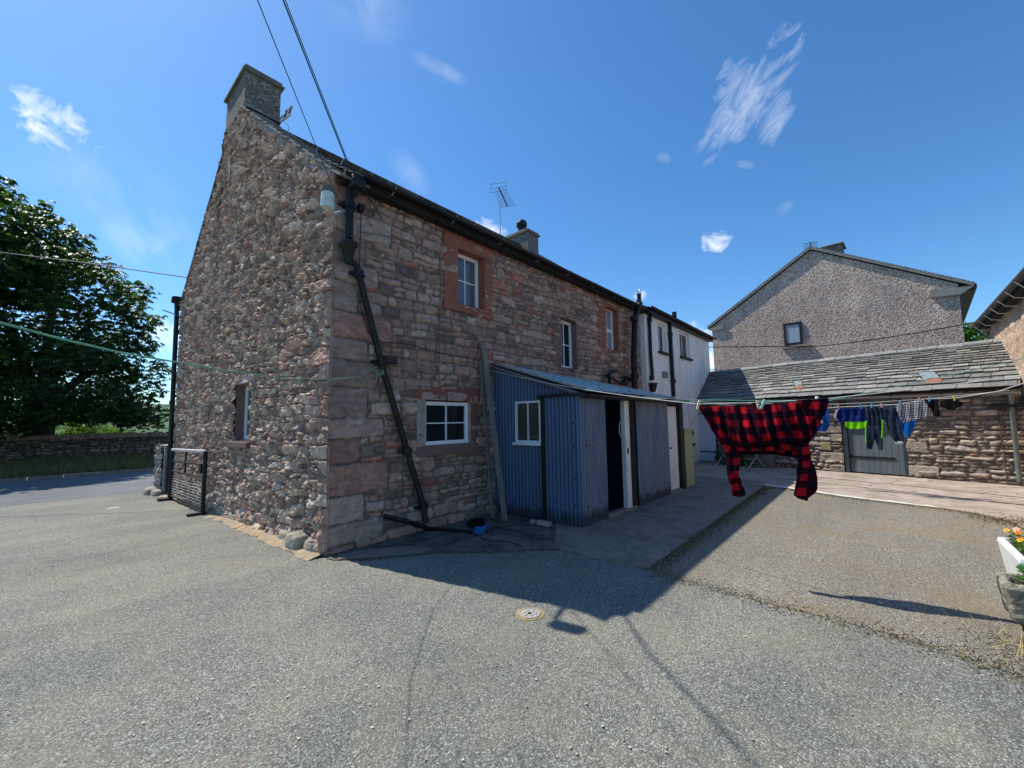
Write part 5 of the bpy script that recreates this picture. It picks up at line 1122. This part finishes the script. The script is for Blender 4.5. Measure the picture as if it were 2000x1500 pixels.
# pegs
peg0 = None
def peg(p, mat, lab, k=1, tilt=.15):
    m = MB(); 
    m.box(-.006*k, .0*k, -.008*k, .008*k, -.045*k, .03*k, bev=.001); m.box(.001, .007*k, -.008*k, .008*k, -.045*k, .032*k, bev=.001); m.box(-.008*k, .009*k, -.009*k, .009*k, -.012*k, -.004*k)
    o = m.build('clothes_peg', mat); o.location = tuple(p); o.rotation_euler = (tilt, 0, YAW); tag(o, lab, 'peg', 'clothes pegs'); return o
for (x, y, lab, t, mt) in ((1365, 789, 'wooden peg at the left end of the checked shirt', .3, 'peg'), (1480, 790, 'wooden peg at the middle of the checked shirt', -.1, 'peg'), (1490, 788, 'pale green peg tilted beside the middle wooden peg', .5, 'pegg'), (1595, 783, 'white peg at the right end of the checked shirt', 0, 'upvc')):
    if mt == 'pegg': MAT['pegg'] = m_cloth('pale_green_plastic', (.40, .58, .42))
    p = lz((x, y), F_SH)+F_SH[2]*.03; peg(p, mt, lab, 1.35, t)
for k_, c in (('pk', (.6, .25, .35)), ('pb', (.08, .35, .6)), ('pl', (.5, .7, .08))): MAT[k_] = m_cloth('peg_plastic_'+k_, c)
for (x, y, mt, lab) in ((1614, 796, 'upvc', 'white peg on the royal blue garment'), (1640, 794, 'pk', 'pink peg at the left of the navy shorts'), (1683, 793, 'pb', 'blue peg at the right of the navy shorts'), (1704, 792, 'pb', 'blue peg on the first pair of jeans'), (1723, 791, 'pk', 'pink peg between the two pairs of jeans'), (1759, 786, 'pb', 'blue peg at the left of the tea towel'), (1797, 780, 'pk', 'pink peg at the right of the tea towel'), (1817, 779, 'pb', 'blue peg on the bunched black garment'), (1864, 777, 'pl', 'lime peg on the rightmost black garment')):
    p = lz((x, y), FL)+FL[2]*.05; peg(p, mt, lab, 1.25, random.uniform(-.3, .3))

# ================================================================== YARD CLUTTER
q = at(936, 1030, 'z', .09); bw = thing('basin', (q[0], q[1], .015), 'blue plastic basin at the foot of the diagonal downpipe', 'basin')
m = MB(); m.lathe((q[0], q[1], .015), [(.085, 0), (.12, .10), (.13, .10), (.125, .112), (.112, .10), (.08, .02)], 18); m.build('bowl', 'blue_plastic', bw, smooth=True)
boulder((q[0]-.02, q[1]+.05, .15), (.15, .10, .06), 4, 'rag', MAT['c_black'], label='dark wet rag lying over the blue basin', cat='rag')
g = thing('ground_pipe', RP(750, 1010, -.25), 'black waste pipe lying along the wall foot to the basin', 'pipe')
m = MB(); m.tube([RP(750, 1008, -.12), RP(800, 1020, -.2), at(835, 1032, 'z', .06)], .035, n=8); m.build('pipe', 'black', g)
m = MB(); p0 = at(832, 1030, 'z', .05); p1 = at(945, 1038, 'z', .03); gutter(m, p0, p1, .05, 2); m.build('channel', 'black', g)
p = at(1062, 1028, 'z', 0); m = MB(); m.box(p[0]-.0-.055, p[0]+.055, p[1]-.12, p[1]+.10, .012, .085, bev=.008); tag(m.build('brick', 'brick', origin=(p[0], p[1], .012)), 'single pale brick lying against the foot of the shed', 'brick')
p = at(1042, 1025, 'z', 0); boulder((p[0], p[1], .045), (.045, .05, .04), 9, 'cobble', MAT['boulder'], label='round fist sized stone beside the pale brick', cat='stone')
# manhole cover and small plate
q = at(1035, 1199, 'z', 0); mh = thing('inspection_cover', (q[0], q[1], 0), 'small round pale access cover set in the asphalt', 'cover')
m = MB(); m.lathe((q[0], q[1], 0), [(.095, .0), (.095, .009), (.088, .010), (.088, .007), (.02, .007), (.018, .004), (.001, .004)], 24); m.build('lid', 'iron', mh)
m = MB(); m.lathe((q[0], q[1], -.002), [(.125, .0), (.122, .006), (.10, .006)], 24); m.build('rim', M('mossy_rim', (.30, .22, .10), var=.5, scale=30), mh)
m = MB()
for k in range(6): a = k*PI/3; m.box(q[0]+.05*math.cos(a)-.012, q[0]+.05*math.cos(a)+.012, q[1]+.05*math.sin(a)-.006, q[1]+.05*math.sin(a)+.006, .007, .0115)
m.build('stud', 'iron', mh)
q = at(222, 989, 'z', gz(6)); m = MB(); m.box(q[0]-.10, q[0]+.10, q[1]-.12, q[1]+.12, gz(q[1])-.02, gz(q[1])+.008); tag(m.build('access_plate', 'iron', origin=(q[0], q[1], gz(q[1]))), 'small square metal plate in the asphalt left of the gate', 'cover')
# bench and crate behind the shirt
bn = thing('garden_table', tuple(O+U*2.35+Nd*.7), 'green folding table with thin metal legs behind the checked shirt', 'table')
m = MB(F_OUT); m.box(1.6, 3.0, .45, 1.05, .48, .52, bev=.01); m.build('top', 'green_fabric', bn)
for u in (1.75, 2.85):
    m = MB(F_OUT); m.tube([(u-.16, .95, 0), (u+.02, .6, .5)], .014, n=6); m.build('leg', 'galv', bn); m = MB(F_OUT); m.tube([(u+.16, .55, 0), (u+.02, .9, .5)], .014, n=6); m.build('leg', 'galv', bn)
m = MB(F_OUT); m.box(1.5, 2.2, .25, .6, .02, .42, bev=.02); tag(m.build('storage_box', M('teal_plastic', (.02, .08, .075), rough=.5), origin=tuple(O+U*1.85+Nd*.42)), 'dark teal storage box under the folding table', 'box')
m = MB(F_OUT); m.box(2.75, 3.15, .12, .5, .0, .46, bev=.01); tag(m.build('wooden_crate', M('dull_crate', (.16, .14, .13)), origin=tuple(O+U*2.95+Nd*.3)), 'grey crate against the wall at the right end of the table', 'crate')

def leafplant(name, c, r, n, size, cols, label, cat, group=None, parent=None, h=1.):
    P = rng.normal(0, 1, (n, 3)); P /= np.linalg.norm(P, axis=1)[:, None]; P = P*(rng.random((n, 1))**.5)*np.array(r)+np.array(c)
    P[:, 2] = np.maximum(P[:, 2], c[2]-r[2]*.3)
    return leaves(name, P, size, cols, parent, label, cat, group)
def leaves(name, P, size, cols, parent=None, label=None, cat=None, group=None, mat='leaf', shape=None):
    n = len(P); a = rng.normal(0, 1, (n, 3)); a[:, 2] *= .5; a /= np.linalg.norm(a, axis=1)[:, None]; b = np.cross(a, rng.normal(0, 1, (n, 3))); b /= np.linalg.norm(b, axis=1)[:, None]
    s = size*rng.uniform(.6, 1.3, (n, 1)); V_ = np.stack([P-a*s, P+b*s*.45, P+a*s, P-b*s*.45], 1).reshape(-1, 3)
    c_ = np.array(cols)[rng.integers(0, len(cols), n)]*rng.uniform(.65, 1.35, (n, 1)); c_ = np.repeat(c_, 4, 0)
    o = np_mesh(name, V_, np.arange(4*n).reshape(n, 4), MAT[mat], parent, cols=c_, smooth=False, origin=None if parent is not None else tuple(P.mean(0)))
    if label: tag(o, label, cat, group)
    return o
leafplant('fern', tuple(O+U*1.38+Nd*.25+A(0, 0, .22)), (.18, .22, .24), 420, .05, [(.03, .07, .02), (.05, .10, .03)], 'dark green fern growing by the white plank door', 'plant')
# planters
pl1 = thing('white_sink_planter', (3.2, -6.4, 0), 'white glazed sink planted with orange and yellow pansies', 'planter')
m = MB(); ox0, ox1, oy0, oy1, H_ = 2.86, 3.72, -6.62, -6.14, .46
def trough(m, x0, x1, y0_, y1_, z0, z1, tp=.05, t=.045):
    a = [(x0+tp, y0_+tp), (x1-tp, y0_+tp), (x1-tp, y1_-tp), (x0+tp, y1_-tp)]; b = [(x0, y0_), (x1, y0_), (x1, y1_), (x0, y1_)]
    c = [(x0+t, y0_+t), (x1-t, y0_+t), (x1-t, y1_-t), (x0+t, y1_-t)]; vs = [(x, y, z0) for x, y in a]+[(x, y, z1-.03) for x, y in b]+[(x+(.008 if x < (x0+x1)/2 else -.008), y+(.008 if y < (y0_+y1_)/2 else -.008), z1) for x, y in b]+[(x, y, z1) for x, y in c]+[(x, y, z1-.1) for x, y in c]
    fs = [(3, 2, 1, 0), (16, 17, 18, 19)]
    for k in range(4):
        for j in range(4): fs.append((4*k+j, 4*k+(j+1) % 4, 4*k+4+(j+1) % 4, 4*k+4+j))
    m.add(vs, fs)
trough(m, ox0, ox1, oy0, oy1, .02, H_); m.build('trough', 'sink', pl1)
m = MB(); m.box(ox0+.045, ox1-.045, oy0+.045, oy1-.045, .34, H_-.03); m.build('soil', 'soil', pl1)
P = np.stack([rng.uniform(ox0+.05, ox1-.05, 700), rng.uniform(oy0+.02, oy1-.06, 700), rng.uniform(H_-.03, H_+.10, 700)], 1)
leaves('foliage', P, .026, [(.09, .20, .03), (.13, .26, .05), (.07, .15, .03)], pl1)
def flowers(n, x0, x1, y0_, y1_, z, parent, cols):
    for i in range(n):
        c = cols[i % len(cols)]; p = A(random.uniform(x0, x1), random.uniform(y0_, y1_), z+random.uniform(0, .06)); m = MB(); m.col = c
        nrm_ = A(-.5, .3, .8); u_ = np.cross(nrm_, A(0, 0, 1)); u_ /= np.linalg.norm(u_); v_ = np.cross(nrm_, u_)
        for k in range(5):
            a = k*2*PI/5; d0 = u_*math.cos(a)+v_*math.sin(a); d1 = u_*math.cos(a+.55)+v_*math.sin(a+.55); d2 = u_*math.cos(a-.55)+v_*math.sin(a-.55)
            m.add([tuple(p), tuple(p+d1*.018), tuple(p+d0*.027), tuple(p+d2*.018)], [(0, 1, 2, 3)])
        m.col = (.05, .01, .005); q_ = p+nrm_*.003; m.add([tuple(q_+u_*.006), tuple(q_+v_*.006), tuple(q_-u_*.006), tuple(q_-v_*.006)], [(0, 1, 2, 3)])
        m.build('flower', MAT['litter'], parent, attr=True)
flowers(34, ox0+.05, ox1-.05, oy0, oy1-.05, H_+.07, pl1, [(.75, .16, .01), (.8, .42, .02), (.7, .10, .02), (.75, .35, .22)])
pl2 = thing('stone_trough_planter', (2.55, -6.4, 0), 'weathered stone trough planter on bricks in front of the white sink', 'planter')
V_, q_ = [], []
nx = 34; S = []
fr_ = (A(0, 0, 0), A(1, 0, 0), A(0, -1, 0)); tx0, tx1, ty0, ty1 = 2.40, 2.80, -6.95, -5.98
m = MB(); trough(m, tx0, tx1, ty0, ty1, .07, .36, .035, .06); o = m.build('trough', 'oldstone', pl2)
b = o.modifiers.new('bevel', 'BEVEL'); b.width = .02; b.segments = 3; s_ = o.modifiers.new('sub', 'SUBSURF'); s_.subdivision_type = 'SIMPLE'; s_.levels = 3; s_.render_levels = 3
tx_ = bpy.data.textures.new('stone_rough', 'CLOUDS'); tx_.noise_scale = .09; dm = o.modifiers.new('rough', 'DISPLACE'); dm.texture = tx_; dm.strength = .04; dm.texture_coords = 'GLOBAL'
m = MB(); m.box(tx0+.06, tx1-.06, ty0+.06, ty1-.06, .27, .325); m.build('soil', 'soil', pl2)
for y in (-6.15, -6.75): m = MB(); m.box(2.48, 2.72, y-.06, y+.06, .004, .07, bev=.006); m.build('brick_foot', 'terracotta', pl2)
P = np.stack([rng.uniform(tx0+.05, tx1-.05, 620), rng.uniform(ty0+.02, ty1-.1, 620), rng.uniform(.33, .46, 620)], 1)
leaves('foliage', P, .024, [(.08, .19, .03), (.12, .24, .05)], pl2)
flowers(14, tx0+.08, tx1-.08, ty0+.1, ty1-.2, .42, pl2, [(.8, .5, .03), (.35, .2, .5)])

# ================================================================== TREES
def tree(name, base, lobes, nleaf, lsize, cols, label, trunk_r, trunk_h, limbs, palm=True, seed=1):
    t = thing(name, base, label, 'tree', None); R = np.random.default_rng(seed); B = np.array(base)
    m = MB(); m.tube([B-A(0, 0, .5), B+A(0, 0, .3), B+A(.05, 0, trunk_h*.5), B+A(0, .1, trunk_h)], [trunk_r*1.5, trunk_r*1.15, trunk_r, trunk_r*.8], n=14)
    for l in limbs:
        tip = np.array(l); mid_ = (B+A(0, 0, trunk_h*.9))*.5+tip*.5+A(0, 0, .5); m.tube([B+A(0, 0, trunk_h*.85), mid_, tip], [trunk_r*.5, trunk_r*.28, .04], n=8)
    m.build('trunk', 'bark', t, smooth=True)
    C_ = []; tot = sum(l[3]**2 for l in lobes)
    for (x, y, z, r) in lobes:
        k = int(nleaf*r*r/tot); d = R.normal(0, 1, (k, 3)); d /= np.linalg.norm(d, axis=1)[:, None]
        rr = r*(.55+.45*R.random((k, 1))**.5)*(1+.15*R.normal(0, 1, (k, 1)))
        p = np.array([x, y, z])+d*rr*np.array([1, 1, .62]); C_.append(p)
    P = np.vstack(C_); n = len(P)
    if palm:   # five drooping leaflets fanned from one stalk
        a0 = R.uniform(0, 2*PI, n); V_ = []
        for k in range(5):
            a = a0+(k-2)*.62; dx = np.stack([np.cos(a), np.sin(a), -.35-.5*R.random(n)], 1); dx /= np.linalg.norm(dx, axis=1)[:, None]
            s = lsize*(1-.13*abs(k-2))*R.uniform(.75, 1.25, n)[:, None]; sd_ = np.cross(dx, [0, 0, 1.]); sd_ /= np.linalg.norm(sd_, axis=1)[:, None]; dn_ = np.array([0, 0, -1.])
            V_.append(np.stack([P, P+dx*s*.6+sd_*s*.2, P+dx*s+dn_*s*.15, P+dx*s*.6-sd_*s*.2], 1))
        V_ = np.stack(V_, 1).reshape(-1, 3); m_ = 5
    else:
        a = R.normal(0, 1, (n, 3)); a /= np.linalg.norm(a, axis=1)[:, None]; b = np.cross(a, R.normal(0, 1, (n, 3))); b /= np.linalg.norm(b, axis=1)[:, None]; s = lsize*R.uniform(.6, 1.3, (n, 1))
        V_ = np.stack([P-a*s, P+b*s*.5, P+a*s, P-b*s*.5], 1).reshape(-1, 3); m_ = 1
    c_ = np.array(cols)[R.integers(0, len(cols), n)]*R.uniform(.7, 1.3, (n, 1)); c_ = np.repeat(c_, 4*m_, 0)
    np_mesh('crown', V_, np.arange(len(V_)).reshape(-1, 4), MAT['leaf'], t, cols=c_, smooth=False)
    return t
R_ = random.Random(12); lobes = []
def rx(z):   # right-hand edge of the crown at height z
    return float(np.interp(z, [1.6, 2.4, 4, 5.2, 6.5, 8.2, 9.2, 10.4, 11.4, 12.4, 13.4], [2.3, 2.7, 2.6, 2.3, 1.7, 2.2, 1.6, .3, -1.2, -2.5, -4.6]))
cx_ = -5.0
for z in (2.4, 3.5, 4.8, 6.1, 7.4, 8.7, 9.9, 11.0, 12.2, 13.0):
    rad = max(.8, rx(z)-cx_)
    nl = max(3, int(rad*2.6))
    for i in range(nl):
        a = 2*PI*(i+R_.random()*.7)/nl; r = R_.uniform(.75, 1.35)*(.8 if rad < 3 else 1); rr = (rad-r*.85)*R_.uniform(.82, 1.02); lobes.append((cx_+rr*math.cos(a), 25.5+rr*.8*math.sin(a), z+R_.uniform(-.35, .35), r))
    if rad > 3:
        for i in range(int(rad*1.3)):
            a = R_.uniform(0, 2*PI); rr = rad*R_.uniform(.2, .65); lobes.append((cx_+rr*math.cos(a), 25.5+rr*.8*math.sin(a), z+R_.uniform(-.4, .4), R_.uniform(.9, 1.5)))
for k in (2.35,): 
    for i in range(9): lobes.append((R_.uniform(-1.6, 2.6), R_.uniform(23.6, 26), 2.2+R_.uniform(-.1, .6), .65))
tree('chestnut_tree', (-2.55, 25.3, .0), lobes, 26000, .28, [(.035, .068, .024), (.05, .10, .030), (.075, .14, .038), (.022, .05, .022)], 'large dark horse chestnut tree behind the field wall', .5, 3.2, [(-4.5, 25, 8), (-1, 25.5, 7.5), (.6, 25, 5), (-6, 26, 6), (-2.4, 24, 10)], True, 5)
gp2 = at(1908, 662, 'x', 36); lob2 = [(gp2[0]+R_.uniform(-.6, .6), gp2[1]+R_.uniform(-2.2, 2.2), gp2[2]+R_.uniform(-3.0, .6), R_.uniform(.8, 1.4)) for i in range(16)]
tree('leafy_tree', (gp2[0], gp2[1], 0), lob2, 9000, .17, [(.09, .19, .03), (.12, .25, .04), (.06, .13, .03)], 'bright green tree in the gap beside the pebbledashed house', .18, gp2[2]-1.6, [(gp2[0]+.4, gp2[1]+.3, gp2[2]-.3), (gp2[0]-.3, gp2[1]-.3, gp2[2]-.5)], False, 6)
# field hedge bushes seen under the tree
for i, (px, py, yy, rr, lab) in enumerate([(20, 818, 36, 1.5, 'bright green hedge bush at the left edge beyond the field wall'), (150, 832, 40, 1.5, 'light green hedge bush seen right of the chestnut trunk'), (235, 838, 46, 1.3, 'small hedge bush under the drooping chestnut branches')]):
    c = at(px, py, 'y', yy); base = (c[0], c[1], gz(c[1])-.3)
    tree('hedge_bush', base, [(c[0]+R_.uniform(-rr, rr), c[1]+R_.uniform(-.5, .5), c[2]-.3+R_.uniform(-.8, .4), rr*.6) for k in range(9)], 2200, .11, [(.12, .20, .03), (.16, .26, .04), (.09, .15, .03)], lab, .08, 1.0, [], False, 20+i)['group'] = 'hedge bushes beyond the wall'

# ================================================================== LIGHT + SKY
sd = A(-.149, .667, 1.0); sd /= np.linalg.norm(sd); el = math.asin(sd[2])
sun_d = bpy.data.lights.new('sun', 'SUN'); sun_d.energy = 5.6; sun_d.angle = math.radians(.53); sun_d.color = (1, .95, .87)
sun = bpy.data.objects.new('sun', sun_d); COL.objects.link(sun); sun.rotation_euler = Vector(sd).to_track_quat('Z', 'Y').to_euler(); sun.location = (0, 0, 30)
w = bpy.data.worlds.new('World'); scene.world = w; w.use_nodes = True; nt = w.node_tree; L = nt.links.new
bg = nt.nodes['Background']; bg.inputs[1].default_value = .14
sky = nt.nodes.new('ShaderNodeTexSky'); sky.sky_type = 'NISHITA'; sky.sun_disc = False; sky.sun_elevation = el; sky.sun_rotation = math.atan2(sd[0], sd[1]); sky.ozone_density = 2.2; sky.dust_density = .4; sky.air_density = 1.0; sky.altitude = 200
hs = nt.nodes.new('ShaderNodeHueSaturation'); hs.inputs['Saturation'].default_value = 1.12; hs.inputs['Value'].default_value = 1.0; tint = nt.nodes.new('ShaderNodeMix'); tint.data_type = 'RGBA'; tint.blend_type = 'MULTIPLY'; tint.inputs[0].default_value = 1; L(sky.outputs[0], tint.inputs[6]); tint.inputs[7].default_value = (.90, 1.13, 1.30, 1); L(tint.outputs[2], hs.inputs['Color'])
tc = nt.nodes.new('ShaderNodeTexCoord'); D = tc.outputs['Generated']
def math_(op, a, b=None, c=None, clamp=False):
    m = nt.nodes.new('ShaderNodeMath'); m.operation = op; m.use_clamp = clamp
    for i, v in enumerate((a, b, c)):
        if v is None: continue
        if hasattr(v, 'links'): L(v, m.inputs[i])
        else: m.inputs[i].default_value = v
    return m.outputs[0]
def dot_(v):
    m = nt.nodes.new('ShaderNodeVectorMath'); m.operation = 'DOT_PRODUCT'; L(D, m.inputs[0]); m.inputs[1].default_value = tuple(v); return m.outputs['Value']
nz = nt.nodes.new('ShaderNodeTexNoise'); nz.inputs['Scale'].default_value = 22; nz.inputs['Detail'].default_value = 12; nz.inputs['Roughness'].default_value = .68; nz.inputs['Distortion'].default_value = .6; L(D, nz.inputs['Vector'])
nw = nt.nodes.new('ShaderNodeTexNoise'); nw.inputs['Scale'].default_value = 6; nw.inputs['Detail'].default_value = 9; nw.inputs['Roughness'].default_value = .6; nw.inputs['Distortion'].default_value = 1.2; L(D, nw.inputs['Vector'])
ax0 = ray(1555, 70)/np.linalg.norm(ray(1555, 70))-ray(1385, 300)/np.linalg.norm(ray(1385, 300)); ax0 /= np.linalg.norm(ax0)
vs_ = nt.nodes.new('ShaderNodeVectorMath'); vs_.operation = 'SCALE'; vs_.inputs[0].default_value = tuple(ax0); L(dot_(ax0), vs_.inputs['Scale'])
vm_ = nt.nodes.new('ShaderNodeVectorMath'); vm_.operation = 'MULTIPLY_ADD'; L(vs_.outputs[0], vm_.inputs[0]); vm_.inputs[1].default_value = (-.62, -.62, -.62); L(D, vm_.inputs[2])
ns = nt.nodes.new('ShaderNodeTexNoise'); ns.inputs['Scale'].default_value = 34; ns.inputs['Detail'].default_value = 13; ns.inputs['Roughness'].default_value = .66; ns.inputs['Distortion'].default_value = .9; L(vm_.outputs[0], ns.inputs['Vector'])
total = None
# each cloud: where it stands in the sky (two ends of its long axis, half width), strength, softness
for (a, b, wpx, st_, soft) in [((45, 215), (165, 262), 42, 1.35, 0), ((1378, 305), (1558, 65), 36, .5, 2), ((1495, 275), (1550, 185), 22, .35, 2), ((1375, 470), (1425, 470), 24, 1.1, 0), ((1405, 190), (1445, 130), 26, .4, 2), ((240, 450), (360, 475), 50, .75, 1), ((290, 660), (345, 650), 30, 1.1, 0), ((935, 440), (985, 470), 24, 1.2, 0), ((1350, 640), (1395, 720), 34, 1.5, 0), ((790, 100), (920, 165), 12, .3, 1), ((770, 300), (830, 370), 22, .28, 1), ((1285, 305), (1310, 310), 8, .18, 0), ((1235, 575), (1262, 578), 10, .8, 0), ((1440, 320), (1475, 325), 8, .2, 0), ((1520, 420), (1550, 390), 10, .12, 0), ((60, 330), (330, 400), 60, .22, 1), ((640, -60), (760, 30), 60, .22, 1)]:
    da = ray(*a); db = ray(*b); da /= np.linalg.norm(da); db /= np.linalg.norm(db); c = da+db; c /= np.linalg.norm(c); ax = db-da; hl = np.linalg.norm(ax)/2; ax /= np.linalg.norm(ax); ay = np.cross(c, ax)
    hw = wpx/FPX*abs(AF@c)**1
    x = math_('MULTIPLY', dot_(ax), 1/(hl+hw)); y = math_('MULTIPLY', dot_(ay), 1/(hw*1.5)); r2_ = math_('ADD', math_('MULTIPLY', x, x), math_('MULTIPLY', y, y)); front = math_('GREATER_THAN', dot_(c), .3)
    g_ = math_('SUBTRACT', 1.0, r2_, clamp=True); noise = (nz.outputs[0], nw.outputs[0], ns.outputs[0])[soft]; stk = soft == 2; soft = soft == 1
    v = math_('MULTIPLY_ADD', g_, .62, math_('MULTIPLY_ADD', noise, 1.9, -1.25)) if not soft else math_('MULTIPLY', math_('MULTIPLY', g_, g_), math_('MULTIPLY_ADD', noise, 2.6, -.95))
    v = math_('MULTIPLY', math_('MULTIPLY', math_('MULTIPLY', v, 1.25 if not soft else 1.0, clamp=True), st_), math_('MULTIPLY', math_('MULTIPLY', g_, 3, clamp=True), front))
    total = v if total is None else math_('MAXIMUM', total, v)
total = math_('MINIMUM', total, 1.0)
mx = nt.nodes.new('ShaderNodeMix'); mx.data_type = 'RGBA'; L(total, mx.inputs[0]); L(hs.outputs[0], mx.inputs[6]); mx.inputs[7].default_value = (9.0, 9.3, 9.8, 1)
L(mx.outputs[2], bg.inputs[0])
scene.view_settings.view_transform = 'Standard'; scene.view_settings.look = 'None'; scene.view_settings.exposure = 0; scene.view_settings.gamma = 1
scene.cycles.max_bounces = 6; scene.cycles.use_denoising = True
